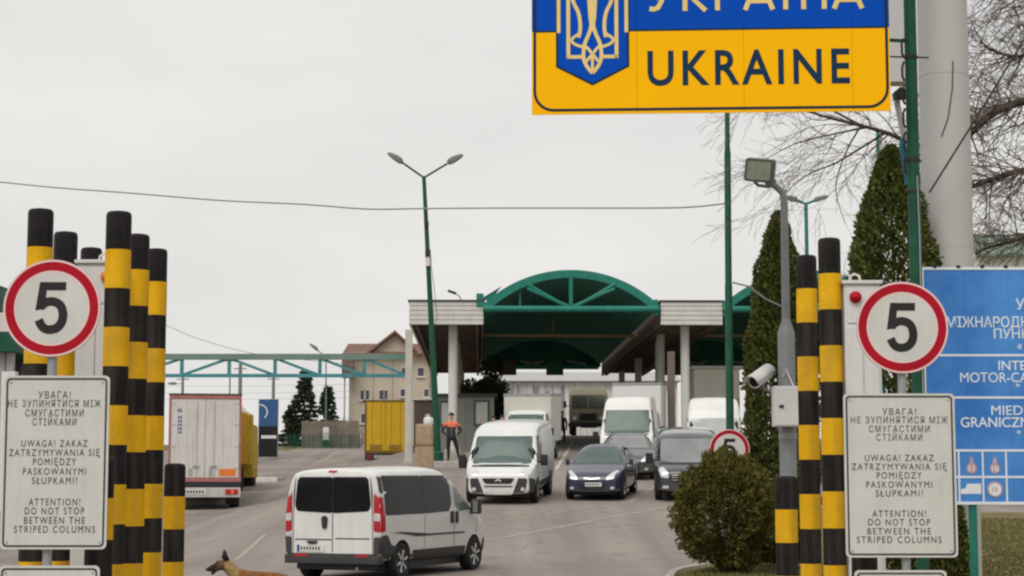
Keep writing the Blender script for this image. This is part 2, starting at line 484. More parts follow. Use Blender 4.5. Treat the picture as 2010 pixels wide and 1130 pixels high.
# low white kerb island on the lorry lane
p0 = gpos(530, 943)
isl = tag(bpy.data.objects.new('lane_island', None), 'low white painted kerb island on the lorry lane', 'kerb'); COL.objects.link(isl)
isl.location = (p0[0], p0[1], ground_z(*p0))
MB().box(-.55, .55, -1.6, 1.6, -.2, .16).build('kerb_block', mat('kerb_white_paint', (.62,.61,.58), .7, var=.2), isl, bevel=.05)
# ------------------------------------------------------------------ striped columns
def stripe_post(x, y, top, dia, label, group, z0=0.14, first=0, lean=(0, 0)):
    t = thing('striped_column', label, 'bollard', (x, y, z0), 0, group)
    t.rotation_euler = (lean[1], lean[0], 0)
    h = top - z0; r = dia/2; st = 0.307
    zz = h; k = first
    while zz > 0:
        b = max(0, zz-st)
        m = M_BLK if k % 2 == 0 else M_YEL
        rr = r + (0.0015 if k % 2 else 0)
        prof = [(rr, b), (rr, zz)]
        if k == first: prof = [(rr, b), (rr, zz-.035), (rr*.96, zz-.014), (rr*.84, zz-.002), (rr*.5, zz+.004), (0.0001, zz+.006)]
        MB().lathe(prof, 28).build('band', m, t, smooth=40)
        zz = b; k += 1
    MB().lathe([(r+.09, 0), (r+.09, .018), (r+.004, .02)], 20).build('base_plate', M_STEEL, t, smooth=30)
    return t
G1 = 'striped columns left of the lane'; G2 = 'striped columns right of the lane'
POSTS = [
 (-3.735, 14.4, 3.84, .200, 'tallest looking striped column directly behind left speed limit sign', G1, (0, 0)),
 (-3.79, 15.45, 3.80, .200, 'striped column with black cap, second in outer row above left speed sign', G1, (.0, 0)),
 (-3.87, 16.75, 3.83, .195, 'farthest column of outer row, black top just above left white cabinet', G1, (0, 0)),
 (-3.115, 14.4, 3.82, .200, 'front striped column of the inner row at the right of left sign', G1, (0, 0)),
 (-3.178, 15.45, 3.78, .200, 'middle striped column of the inner row left of the road', G1, (0, 0)),
 (-3.27, 16.75, 3.82, .198, 'rear tall striped column of the inner left row, nearest the lorry', G1, (0, 0)),
 (-3.20, 17.5, 1.86, .200, 'short striped bollard in front of the white lorry', G1, (0, 0)),
 (-3.06, 13.7, 1.88, .205, 'short striped bollard mostly hidden by the left warning plate', G1, (0, 0)),
 (2.71, 15.55, 3.76, .190, 'tallest striped column beside the right white cabinet', G2, (0, 0)),
 (2.665, 16.5, 3.73, .186, 'tall striped column between camera pole and tallest right column', G2, (0, 0)),
 (2.57, 17.3, 1.74, .208, 'short striped bollard in front of the camera pole', G2, (0, 0)),
 (2.74, 14.4, 1.80, .200, 'short striped bollard hidden behind the right warning plate', G2, (0, 0)),
]
for x, y, tp, dia, lb, g, ln in POSTS: stripe_post(x, y, tp, dia, lb, g, lean=ln)

# ------------------------------------------------------------------ radiation portal cabinets
def portal(x0, x1, y, top, lampx, lamp_mat, label, z0=0.14):
    t = thing('detector_cabinet', label, 'cabinet', ((x0+x1)/2, y, z0), 0, 'detector cabinets beside the lane')
    w = (x1-x0)/2; h = top-z0
    MB().box(-w, w, -.14, .2, .08, h).build('cabinet_body', M_CAB, t, bevel=.012)
    MB().box(-w-.03, w+.03, -.17, .23, 0, .08).build('plinth', M_KERB, t)
    MB().box(-w-.018, w+.018, -.165, .225, h, h+.03).build('lid', M_CAB, t, bevel=.006)
    for a, b in ((-w+.02, -.004), (.004, w-.02)):
        MB().box(a, b, -.152, -.1405, h*.12, h-.36).build('door', M_CAB, t, bevel=.004, seg=1)
    MB().box(-w+.02, w-.02, -.150, -.1405, h-.335, h-.03).build('access_panel', M_CAB, t, bevel=.004, seg=1)
    MB().lathe([(.052, 0), (.050, -.02), (.040, -.042), (.0001, -.055)], 18, 'y', (lampx, -.150, h-.115)).build('warning_lamp', lamp_mat, t, smooth=50)
    hk = MB()
    for dx in (-.05, .03):
        hk.tube([(lampx+dx-.05, 0, h+.03), (lampx+dx-.045, 0, h+.075), (lampx+dx-.01, 0, h+.1), (lampx+dx+.03, 0, h+.085), (lampx+dx+.045, 0, h+.03)], .011, 6)
    hk.build('lifting_eye', M_CAB, t, smooth=60)
    MB().tube([(.05+w*.2, -.16, h*.62), (.05+w*.2, -.195, h*.60), (.05+w*.2, -.195, h*.53), (.05+w*.2, -.16, h*.51)], .009, 6).build('handle', M_STEEL, t, smooth=60)
    return t
portal(-3.62, -3.285, 15.3, 3.50, .085, M_ORANGE, 'tall white detector cabinet with orange lamp behind the left speed sign')
portal(2.815, 3.12, 15.6, 3.36, -.06, M_SIGNR, 'tall white detector cabinet with red lamp behind the right speed sign')

# ------------------------------------------------------------------ speed limit signs and warning plates
def speed_sign(c, dia, base_z, label, pole_r=.03, pole_x=0.0, pole_top=None, tilt=0, poled=True, fontk=1.0):
    t = thing('speed_limit_sign', label, 'road sign', (c.x, c.y, base_z), 0, 'round speed limit signs')
    z = c.z - base_z; r = dia/2
    MB().lathe([(r*.985, .012), (r, .010), (r, 0.0), (r*.99, -.002)], 56, 'y', (0, 0, z)).build('disc_plate', M_STEEL, t, smooth=30)
    a = mat('sign_rim_pale', (.80, .56, .55), .4, var=.05)
    MB().ring(circ(0, z, r*.995, 56), circ(0, z, r*.955, 56), -.0045, -.002).build('rim_line', a, t)
    MB().ring(circ(0, z, r*.955, 56), circ(0, z, r*.775, 56), -.005, -.002).build('red_ring', M_SIGNR, t)
    MB().ring(circ(0, z, r*.775, 56), circ(0, z, r*.745, 56), -.0046, -.002).build('inner_line', a, t)
    MB().prism(circ(0, z, r*.745, 56), -.004, -.002).build('sign_face', M_SIGNW, t)
    # the digit, drawn as strokes
    u = r*.0105
    P = [(24, -47), (-20, -47), (-27, 3)]
    w = 17*u*fontk
    mb = MB()
    def q(p): return (p[0]*u*1.0, z - p[1]*u)
    mb.prism([q(a_) for a_ in ((-22, -50), (25, -50), (25, -33), (-9, -33), (-12.5, -11), (-32, 5))][:0] or [q((-24, -51)), q((27, -51)), q((27, -35)), q((-24, -35))], -.0068, -.0041)
    mb.prism([q((-24, -51.2)), q((-9, -51.2)), q((-14.5, 2)), q((-32, 4))], -.0069, -.0041)
    bowl = spline([(-23, -2), (-12, -11), (2, -13), (16, -6), (22, 10), (20, 27), (10, 39), (-6, 42), (-18, 36), (-25, 23)], 5)
    mb.ribbon([q(p) for p in bowl], w, -.0067, -.0041)
    mb.build('digit_five', M_SIGNK, t)
    if poled:
        MB().tube([(pole_x, .05, 0), (pole_x, .05, pole_top if pole_top else z+r*.6)], pole_r, 14).build('post', M_STEEL, t, smooth=40)
        for dz in (-.15, .15):
            MB().box(-.045+pole_x, .045+pole_x, .0125, .085, z+dz-.018, z+dz+.018).build('clamp', M_STEEL, t)
    return t
def warning_plate(t, x0, x1, z0, z1, lines, name='warning_plate', lettered=True):
    """plate as a separate thing on the post; t: dict of placement"""
    MB().prism(rrect(x0, x1, z0, z1, .035), .004, .012).build('back_plate', M_STEEL, t)
    MB().prism(rrect(x0, x1, z0, z1, .035), 0, .0039).build('white_face', M_SIGNW, t)
    MB().ring(rrect(x0+.017, x1-.017, z0+.017, z1-.017, .030), rrect(x0+.030, x1-.030, z0+.030, z1-.030, .022), -.0022, .0005).build('border_line', M_PRINT, t)
    for bx__, bz__ in ((x0+.05, z1-.05), (x1-.05, z1-.05), (x0+.05, z0+.05), (x1-.05, z0+.05)):
        MB().lathe([(.008, .001), (.007, -.004), (.0001, -.005)], 8, 'y', (bx__, 0, bz__)).build('bolt', M_STEEL, t)
    for body, cx, cz, hh, ww in lines:
        text_obj('lettering', body, M_PRINT, t, cx, cz, .0003, hh, ww, .0025, bold=0, spacing=1.3)
LINES = [('УВАГА!', 775, 66), ('НЕ ЗУПИНЯТИСЯ МІЖ', 792, 190), ('СМУГАСТИМИ', 810.5, 119), ('СТІЙКАМИ', 828, 90),
         ('UWAGA! ZAKAZ', 870, 135), ('ZATRZYMYWANIA SIĘ', 888, 186), ('POMIĘDZY', 906, 88), ('PASKOWANYMI', 925, 129), ('SŁUPKAMI!', 943, 92),
         ('ATTENTION!', 985, 105), ('DO NOT STOP', 1002.5, 121), ('BETWEEN THE', 1021, 124), ('STRIPED COLUMNS', 1038.5, 165)]
def plate_set(cx_px, Y, px_l, px_r, py_t, py_b, dpy, side, low_l, low_r, low_t, sign_px, sign_py, sign_d, k):
    base = Vector((at(sign_px, sign_py, Y).x, Y, .14))
    c = at(sign_px, sign_py, Y)
    speed_sign(c, sign_d, base.z, f'round red rimmed speed limit five sign on the {side} of the lane in front', pole_r=.034)
    sy = Y-.012
    a, b = at(px_l, py_b, sy), at(px_r, py_t, sy)
    t = thing('warning_plate', f'white trilingual do not stop warning plate below the {side} speed limit sign', 'sign', (base.x, sy, .14), 0, 'trilingual warning plates')
    ln = []
    for body, py, w in LINES:
        p = at(cx_px, py*1.0 + dpy[0] + (py-775)*dpy[1], sy); s = (b.x-a.x)/(px_r-px_l)
        ln.append((body, p.x-base.x, p.z-.14 - .024, .048, w*s*k))
    warning_plate(t, a.x-base.x, b.x-base.x, a.z-.14, b.z-.14, ln)
    a, b = at(low_l, low_t, sy), at(low_r, low_t, sy)
    t2 = thing('lower_plate', f'blank white lower plate cut by the picture edge on the {side} post', 'sign', (base.x, sy, .14), 0, 'lower plates')
    warning_plate(t2, a.x-base.x, b.x-base.x, .42, b.z-.14, [])
plate_set(107, 13.1, -1, 216, 737, 1078, (0, 0), 'left', -2, 196, 1110, 102, 604.5, .70, 1.0)
plate_set(1765, 13.9, 1661, 1873, 772, 1094, (33, -.048), 'right', 1677, 1858, 1119, 1771, 642.5, .70, .97)

# ------------------------------------------------------------------ the country sign
SGY = 18.0
sx0, sx1 = at(1044, 225, SGY).x, at(1742, 217, SGY).x
sz0 = at(1044, 225, SGY).z
PXM = (sx1-sx0)/698.0                       # metres per photo pixel on the sign
t = thing('country_sign', 'large blue and yellow country sign with golden trident shield, cut by the top edge', 'sign', (sx0, SGY, sz0), R(-3.2))
def sg(px, py): return ((px-1044)*PXM, (221-py)*PXM)
SW_ = (1742-1044)*PXM
M_SY = mat('sign_yellow', (1.0, 0.50, 0.0), .6, var=.04, scale=1.5, spec=.08)
M_SB = mat('sign_blue', (0.0, 0.072, 0.48), .6, var=.08, scale=1.5, spec=.08)
M_SD = mat('sign_dark_outline', (0.012, 0.034, 0.052), .6, spec=.08)
MB().box(.01, SW_ - .01, .0122, .0124, .01, 336*PXM-.01).build('backing_sheet', mat('sign_backing', (.05, .05, .045), .7), t)
M_SG = mat('sign_pale_gold', (0.80, 0.62, 0.22), .45, var=.1, scale=4)
SW, SH = (1742-1044)*PXM, 336*PXM
zm = (221-55)*PXM
seams = [0, (1250-1044)*PXM, (1459-1044)*PXM, (1669-1044)*PXM, SW]
for i in range(4):
    a, b = seams[i]+(.0012 if i else 0), seams[i+1]-(.0012 if i < 3 else 0)
    MB().box(a, b, 0, .012, 0, zm-.001).build('yellow_panel', M_SY, t)
    MB().box(a, b, 0, .012, zm+.001, SH).build('blue_panel', M_SB, t)
fr = mat('sign_back_frame', (.30, .31, .32), .5, .4)
for z in (.25, SH-.25): MB().box(.05, SW-.03, .0125, .06, z-.03, z+.03).build('back_rail', fr, t)
for x in (.5, SW/2, SW-.5): MB().box(x-.03, x+.03, .061, .10, .05, SH-.05).build('back_rail', fr, t)
o_, i_ = .022, .022+.028
MB().ring(rrect(.016, SW-.016, .03, SH-.03, .2, 8), rrect(.016+.027, SW-.043, .057, SH-.057, .175, 8), -.003, .0005).build('border_line', M_SD, t)
MB().box(.044, SW-.044, -.002, .0005, zm-.008, zm+.010).build('middle_line', M_SD, t)
# yellow corners outside the border at the foot are the sheet itself; shield
sh = lambda pts: [sg(1020+a/4.1875, b/4.1875) for a, b in pts]
top = -470
MB().prism(sh([(300, top), (902, top), (902, 530), (600, 686), (300, 530)]), -.0035, .0004).build('shield_outline', M_SD, t)
MB().prism(sh([(318, top+10), (884, top+10), (884, 522), (600, 668), (318, 522)]), -.0055, -.0036).build('shield', M_SB, t)
for x in (322, 880):
    MB().ribbon(sh([(x, top+10), (x, 245)]), 30/4.1875*PXM, -.0075, -.0056).build('shield_edge', M_SG, t)
mb = MB(); S = 1/4.1875*PXM; A, B = -.0085, -.0057
for s in (1, -1):
    f = lambda pts: sh([(600 + s*(x-600), y) for x, y in pts])
    mb.ribbon(f([(402, -330), (402, 462)]), 31*S, A, B)
    mb.ribbon(f([(388, 447), (523, 447)]), 30*S, A, B)
    mb.ribbon(f(spline([(402, -330), (420, -120), (447, -10), (484, 70), (499, 150), (500, 220), (488, 285)], 4)), [30*S]*25, A-.0003, B)
    mb.ribbon(f(spline([(496, 250), (450, 280), (428, 308), (452, 338), (500, 358), (548, 366)], 4)), 24*S, A-.0006, B)
    mb.ribbon(f(spline([(600, 150), (575, 245), (540, 330), (527, 400), (530, 470), (556, 530), (600, 585)], 4)), 30*S, A-.0009, B)
    mb.ribbon(f(spline([(520, 345), (560, 375), (600, 425), (645, 480), (672, 505)], 4)), 24*S, A-.0012, B)
mb.ribbon(sh([(600, -380), (600, 0), (600, 120), (600, 235)]), [90*S, 78*S, 62*S, 30*S], A-.0015, B)
mb.ribbon(sh([(600, 420), (600, 575)]), 24*S, A-.0017, B)
mb.build('trident', M_SG, t)
def sign_word(body, x0, x1, yb, yt, m, ref):
    a, b = sg(x0, yb), sg(x1, yt)
    text_obj('lettering', body, m, t, a[0], a[1], .0003, b[1]-a[1], b[0]-a[0], .004, bold=(.016 if ref == 'E' else .006), align='l', spacing=1.22, capref=ref, split=True)
sign_word('UKRAINE', 1271, 1664, 164, 98, mat('sign_letter_navy', (.010, .040, .085), .6, spec=.08), 'E')
# the upper word is drawn as strokes, one object per letter
def glyph(x0, x1, strokes):
    mb = MB()
    for i, st in enumerate(strokes):
        mb.ribbon([sg(x0+(x1-x0)*a, 17-66*b) for a, b in st], 9.5*PXM, -.0038-.0002*i, .0003)
    mb.build('letter', M_SG, t)
glyph(1275, 1313, [[(0, 1), (.5, .36)], [(1, 1), (.62, .28), (.45, .1), (.25, .06), (.02, .08)]])
glyph(1341, 1386, [[(.1, 1), (.1, 0)], [(.95, 1), (.2, .52), (1, 0)]])
glyph(1405, 1445, [[(.1, 1), (.1, 0)], [(.1, .94), (.6, .94), (.92, .86), (.95, .68), (.82, .5), (.55, .44), (.1, .44)]])
glyph(1463, 1517, [[(0, 0), (.5, 1.02)], [(1, 0), (.5, 1.02)], [(.2, .27), (.8, .27)]])
glyph(1532, 1552, [[(.5, 1), (.5, 0)], [(-.05, 1.2), (.25, 1.2)], [(.75, 1.2), (1.05, 1.2)]])
glyph(1572, 1622, [[(.1, 1), (.1, 0)], [(.9, 1), (.9, 0)], [(.1, .5), (.9, .5)]])
glyph(1636, 1690, [[(0, 0), (.5, 1.02)], [(1, 0), (.5, 1.02)], [(.2, .27), (.8, .27)]])

# green mast that carries the country sign
mp = at(1797, 500, 18.25)
t = thing('sign_mast', 'tall dark green mast standing at the right edge of the country sign', 'pole', (mp.x, 18.25, .14))
MB().tube([(0, 0, 0), (0, 0, 7.6)], .062, 18).build('mast_tube', M_GREENP, t, smooth=40)
MB().lathe([(.15, 0), (.15, .02), (.065, .021)], 18).build('base_plate', M_GREENP, t)
for z, wd_ in ((at(1797, 110, 18.2).z-.14, .22), (at(1797, 313, 18.2).z-.14, .10), (at(1797, 375, 18.2).z-.14, .10)):
    MB().bar((-wd_, -.03, z), (wd_*.8, -.03, z-.01), .014).build('tie_rod', M_WIRE, t)
    MB().lathe([(.068, -.02), (.068, .02)], 16, 'z', (0, 0, z)).build('clamp', M_WIRE, t)
for k in range(6):
    z = 4.62 + k*.24
    MB().tube([(-.075, -.02, z), (-.095, -.02, z+.05), (-.095, -.02, z+.15), (-.075, -.02, z+.2)], .012, 6).build('cleat', M_DARK, t)
MB().bar((-.062, -.0, 6.0), (-.30, -.05, 6.0), .03).build('sign_arm', M_GREENP, t)
MB().tube([(.02, -.066, 4.6), (.03, -.07, 4.0), (.028, -.07, 3.2), (.03, -.069, 2.0)], .007, 6).build('cable', M_STEEL, t)

# white rod, work lamp and furled blue cloth hung by the mast
p = at(1760, 198, 18.5); q = at(1776, 275, 18.5)
MBo = MB().tube([(0, 0, 0), q-p], .032, 10).build('white_tube', M_CAB, loc=p, smooth=40); tag(MBo, 'slanted white tube hanging below the right end of the country sign', 'tube')
p = at(1766, 190, 18.45)
t = thing('work_lamp', 'small grey work lamp beside the mast under the country sign', 'lamp', p)
MB().prism([(-.06, -.03), (.08, -.02), (.075, .06), (.0, .1), (-.07, .04)], -.06, .06).build('lamp_head', M_GREYPL, t, bevel=.012)
MB().bar((.07, 0, .02), (.17, -.1, .0), .02).build('bracket', M_STEEL, t)
p = at(1771, 282, 18.4); 
bl = MB().tube([(-.01, 0, .06), (.0, 0, 0), (.03, .01, -.15), (.045, 0, -.3), (.04, 0, -.42)], [.012, .035, .045, .04, .02], 9).build('furled_cloth', mat('blue_cloth', (.05, .22, .33), .8, var=.3, scale=14), loc=p, smooth=60)
tag(bl, 'furled light blue cloth tied to the green mast', 'cloth')

# ------------------------------------------------------------------ big pale pillar and sheet box
pc = at(1861, 500, 25)
t = thing('pale_pillar', 'thick pale grey pillar rising out of the picture behind the blue board', 'pillar', (pc.x, 25, .12))
M_PIL = mat('pillar_pale_grey', (.50, .495, .48), .55, var=.05, scale=.8)
MB().lathe([(.345, .05), (.342, 9.5)], 40).build('shaft', M_PIL, t, smooth=40)
for z in (2.35, 4.75, 7.15): MB().lathe([(.3465, z-.003), (.3465, z+.003)], 40).build('weld_seam', M_PIL, t, smooth=40)
MB().lathe([(.5, 0), (.5, .05), (.36, .052)], 32).build('flange', M_STEEL, t)
MB().tube([(.05, -.35, 7.3), (.03, -.352, 6.9), (-.04, -.352, 6.5), (-.13, -.33, 6.25)], .007, 6).build('cable', M_WIRE, t)
a, b = at(1752, 160, 24), at(1786, 160, 24)
sb = thing('sheet_box', 'pale grey sheet metal box between country sign and green mast', 'box', ((a.x+b.x)/2, 24, a.z))
MB().box(-.16, .135, 0, .3, 0, 3.0).build('casing', M_PIL, sb, bevel=.01)
MB().bar((.1, .25, 1.9), (.45, .85, 1.9), .06).build('bracket', M_STEEL, sb)

# stay cable
p, q = at(2040, 28, 24.2), at(1824, 378, 24.2)
tag(MB().tube([(0, 0, 0), (q-p)*.5 + Vector((0, 0, -.02)), q-p], .014, 6).build('stay_cable', M_WIRE, loc=p), 'black stay cable slanting across the pale pillar at the right', 'cable')

# ------------------------------------------------------------------ blue border point board
BY = 20.0
b0, b1 = at(1817, 990, BY), at(1817, 524, BY)
BWD = 2.4; bh = b1.z-b0.z
t = thing('information_board', 'blue trilingual border crossing board with white lettering at the right edge', 'board', (b0.x, BY, .14), R(0))
zb = b0.z-.14
M_BB = mat('board_blue_sheen', (.014, .115, .48), .5, scale=.7, col2=(.10, .34, .76))  # paler blue streaks are the board's sheen, put into its colour
M_BW = mat('board_white', (.78, .82, .86), .5, var=.08)
s = 3600/ (BY*CP)      # px per metre near the board
def bb(px, py): p = at(px, py, BY); return (p.x-b0.x, p.z-.14)
k = 5
for i in range(k):
    MB().box(i*BWD/k+.001, (i+1)*BWD/k-.001, 0, .02, zb+.012, zb+bh-.012).build('sheet_panel', M_BB, t)
MB().ring([(0, zb), (BWD, zb), (BWD, zb+bh), (0, zb+bh)], [(.035, zb+.03), (BWD-.035, zb+.03), (BWD-.035, zb+bh-.03), (.035, zb+bh-.03)], -.006, .024).build('white_frame', M_BW, t)
for py, px in ((697, 1859), (780, 1872), (884, 1880), (936, 1880)):
    a = bb(px, py); MB().box(.037, BWD-.037, -.004, .0005, a[1]-.012, a[1]+.012).build('white_rule', M_BW, t)
for px in (1884, 1931, 1977):
    a, b = bb(px, 986), bb(px, 884); MB().box(a[0]-.009, a[0]+.009, -.0036, .0005, a[1], b[1]-.013).build('white_rule', M_BW, t)
M_BT = mat('board_lettering', (.80, .86, .90), .5)
for body, px, pb, ph, w in (('УКРАЇНА', 1994, 607, 20, None), ('МІЖНАРОДНИЙ', 1858, 642, 20, 200), ('ПУНКТ', 1951, 664, 18, None), ('«', 1997, 685, 14, None),
      ('INTERNATIONAL', 1960, 726, 18, None), ('MOTOR-CAR', 1885, 750, 19, 150), ('"', 1995, 770, 16, None),
      ('MIEDZYNARODOWE', 1946, 814, 18, 270), ('GRANICZNE', 1886, 838, 19, 150), ('"', 1997, 862, 16, None)):
    a = bb(px, pb)
    if w and a[0] + w/s > BWD - .05: w = (BWD-.06-a[0])*s
    hh = ph/s; 
    o = text_obj('lettering', body, M_BT, t, a[0], a[1], .0003, hh, (w/s if w else None), .004, bold=(.005 if 'M' not in body else 0), align='l', capref='H')
    xm = max(v.co.x for v in o.data.vertices)
    if xm > BWD-.05:
        f = (BWD-.06-a[0])/(xm-a[0])
        for v in o.data.vertices: v.co.x = a[0] + (v.co.x-a[0])*f
M_PK = mat('board_pictogram_pink', (.62, .36, .42), .5, var=.3, scale=20)
for px, py, num in ((1907, 917, '11'), (1953, 917, '10')):
    a = bb(px, py)
    MB().prism(circ(a[0], a[1]-.012, .055, 18), -.003, .0003).build('pictogram', M_PK, t)
    MB().prism([(a[0]-.028, a[1]+.02), (a[0]+.028, a[1]+.02), (a[0]+.012, a[1]+.11), (a[0]-.012, a[1]+.11)], -.0028, .0003).build('pictogram', M_PK, t)
    text_obj('lettering', num, M_BW, t, a[0], a[1]-.045, -.0032, .06, None, .002, bold=.02)
a = bb(1906, 960)
mb = MB(); mb.prism([(a[0]-.11, a[1]-.05), (a[0]+.11, a[1]-.05), (a[0]+.11, a[1]+.06), (a[0]-.04, a[1]+.06), (a[0]-.06, a[1]+.01), (a[0]-.11, a[1])], -.003, .0003)
mb.build('pictogram', M_BW, t)
a = bb(1953, 960)
MB().prism(circ(a[0], a[1], .085, 24), -.003, .0003).build('pictogram', M_BW, t)
MB().ring(circ(a[0], a[1], .085, 24), circ(a[0], a[1], .068, 24), -.0045, -.0031).build('pictogram', M_PK, t)
text_obj('lettering', '10', M_PK, t, a[0], a[1]-.025, -.0032, .05, None, .002, bold=.02)
for px in (1912, 2150):
    x = bb(px, 1000)[0]
    MB().tube([(x, .06, 0), (x, .06, zb+bh-.1)], .045, 12).build('board_post', M_TEAL, t, smooth=40)
for z in (zb+.4, zb+bh-.4): MB().box(.1, BWD-.1, .021, .045, z-.03, z+.03).build('back_rail', fr, t)
rv = MB()
for i in range(9):
    x = .16 + i*.26
    MB().box(x-.02, x+.02, -.009, .03, zb+bh-.012, zb+bh+.018).build('edge_clip', M_SD, t)

# ------------------------------------------------------------------ camera pole with floodlight
CY = 20.0
c = at(1547, 900, CY)
t = thing('camera_pole', 'grey stepped steel pole with curved top bracket between thuja and striped columns', 'pole', (c.x, CY, .14))
M_PG = mat('pole_grey', (.235, .25, .262), .5, .2, var=.14, scale=5, streak=.15)
h1 = at(1547, 650, CY).z-.14; h2 = at(1546, 380, CY).z-.14
MB().lathe([(.094, 0), (.094, h1-.02), (.088, h1), (.05, h1+.11), (.046, h1+.14)], 22).build('lower_tube', M_PG, t, smooth=40)
MB().tube([(0, 0, h1+.13), (0, 0, h2-.05), (-.02, 0, h2+.02), (-.10, -.02, h2+.085), (-.2, -.03, h2+.13)], [.046, .041, .04, .036, .032], 14).build('upper_tube', M_PG, t, smooth=40)
MB().lathe([(.17, 0), (.17, .02), (.1, .021)], 20).build('base_plate', M_PG, t)
MB().tube([(-.05, -.1, h1-.5), (-.03, -.12, h1-.42), (.06, -.11, h1-.62), (.09, -.1, h1-.75)], .010, 6).build('cable', M_CAB, t, smooth=60)
fl = at(1494, 333, CY)
f = thing('floodlight', 'square grey floodlight with pale glass on top of the camera pole', 'lamp', fl)
f.rotation_euler = (R(16), R(6), R(-26)); f.scale = (1.2, 1.2, 1.2)
MB().prism(roundpoly([(-.15, -.10), (.13, -.115), (.15, .10), (-.13, .115)], .03), -.06, .0).build('housing', mat('floodlight_grey', (.16, .165, .155), .5, .2, var=.2), f, bevel=.008)
MB().box(-.10, .10, .001, .11, -.075, .085).build('ballast_box', M_PG, f, bevel=.02)
MB().prism(roundpoly([(-.12, -.08), (.105, -.09), (.12, .08), (-.105, .09)], .02), -.066, -.0605).build('front_glass', mat('floodlight_glass', (.36, .40, .33), .15, coat=.5, var=.2, scale=14), f)
MB().tube([(-.10, .03, -.09), (-.04, .03, -.15), (.06, .03, -.16), (.13, .03, -.10)], .016, 8).build('yoke', M_PG, f, smooth=60)
b = thing('junction_box', 'white metal junction box strapped to the camera pole', 'box', (c.x, CY, at(1536, 838, CY).z))
x0, x1 = at(1512, 800, CY).x-c.x, at(1563, 800, CY).x-c.x; bhz = at(1536, 760, CY).z-at(1536, 838, CY).z
MB().box(x0, x1, -.30, -.10, 0, bhz).build('box_body', M_CAB, b, bevel=.008)
MB().box(x0+.012, x1-.012, -.307, -.301, .012, bhz-.012).build('box_door', M_CAB, b, bevel=.003, seg=1)
MB().box(x0+.055, x0+.10, -.325, -.3075, bhz*.46, bhz*.53).build('lock', M_DARK, b, bevel=.004)
MB().lathe([(.1, -.03), (.1, .03)], 20, 'z', (0, 0, -.1)).build('strap', M_STEEL, b, smooth=40)
k = at(1493, 740, CY)
cc = thing('security_camera', 'white bullet security camera on a bracket pointing left and down', 'camera', k)
d = (Vector((-.13, -.16, -.085))).normalized()
MB().tube([-d*.16, -d*.155, -d*.1, d*.12, d*.15], [.05, .074, .078, .078, .076], 20).build('housing', M_CAB, cc, smooth=40)
up = Vector((0, 0, 1)); sidev = d.cross(up).normalized(); upv = sidev.cross(d)
vs_ = []
mb = MB(); N_ = 9
for e in (-.19, .215):
    for i in range(N_):
        a = math.pi*(i/(N_-1)); vs_.append(d*e + sidev*math.cos(a)*.088 + upv*math.sin(a)*.09)
mb.add(vs_, [(i, i+1, N_+i+1, N_+i) for i in range(N_-1)])
o = mb.build('sun_shield', M_CAB, cc, smooth=60); so = o.modifiers.new('s', 'SOLIDIFY'); so.thickness = .006
MB().tube([d*.1505, d*.156], [.06, .058], 18).build('lens', M_GLASSD, cc, smooth=40)
MB().tube([-d*.02 - upv*.075, -d*.02 - upv*.14, Vector((.14, 0, -.17)), Vector((.24, 0, -.12))], .02, 8).build('bracket', M_PG, cc, smooth=60)
# ------------------------------------------------------------------ vegetation
def foliage_mesh(pts, size, rnd, droop=0.0, aspect=.45):
    """many small folded sprays; pts: (position, outward direction)"""
    v, f = [], []
    for p, d in pts:
        s = size*rnd.uniform(.6, 1.35)
        d = (d + Vector((rnd.gauss(0, .45), rnd.gauss(0, .45), rnd.gauss(0, .45) - droop))).normalized()
        side = d.cross(Vector((rnd.gauss(0, 1), rnd.gauss(0, 1), rnd.gauss(0, 1)))).normalized()
        up = side.cross(d)
        o = len(v); w = s*aspect
        v += [p - d*s*.2, p + d*s*.35 + side*w + up*s*.08, p + d*s, p + d*s*.35 - side*w + up*s*.08]
        f += [(o, o+1, o+2), (o, o+2, o+3)]
    return v, f
def leaf_mat(name, c1, c2, c3=None):
    m = bpy.data.materials.new(name); m.use_nodes = True
    t = m.node_tree; b = t.nodes['Principled BSDF']; N = t.nodes.new; K = t.links.new
    tc_ = N('ShaderNodeTexCoord')
    r = N('ShaderNodeValToRGB'); e = r.color_ramp.elements
    e[0].position = .25; e[0].color = (*c1, 1); e[1].position = .75; e[1].color = (*c2, 1)
    if c3: x = e.new(.5); x.color = (*c3, 1)
    n = N('ShaderNodeTexNoise'); n.inputs['Scale'].default_value = 5; n.inputs['Detail'].default_value = 8; n.inputs['Roughness'].default_value = .8
    K(tc_.outputs['Object'], n.inputs['Vector']); K(n.outputs['Fac'], r.inputs['Fac']); K(r.outputs['Color'], b.inputs['Base Color'])
    b.inputs['Roughness'].default_value = .7; b.inputs['Specular IOR Level'].default_value = .25
    return m
M_THUJA = leaf_mat('thuja_leaf', (.026, .030, .007), (.200, .165, .038), (.105, .096, .020))
M_THUJA2 = leaf_mat('thuja_deep_leaf', (.032, .042, .010), (.165, .180, .040), (.092, .105, .022))
M_SPRUCE = leaf_mat('spruce_needles', (.018, .028, .016), (.075, .085, .050), (.04, .052, .03))
M_BARK = mat('bark', (.060, .046, .036), .9, var=.3, scale=8, bump=.4, bscale=20)
M_TWIG = mat('twig_bark', (.135, .105, .088), .9, var=.35, scale=3)

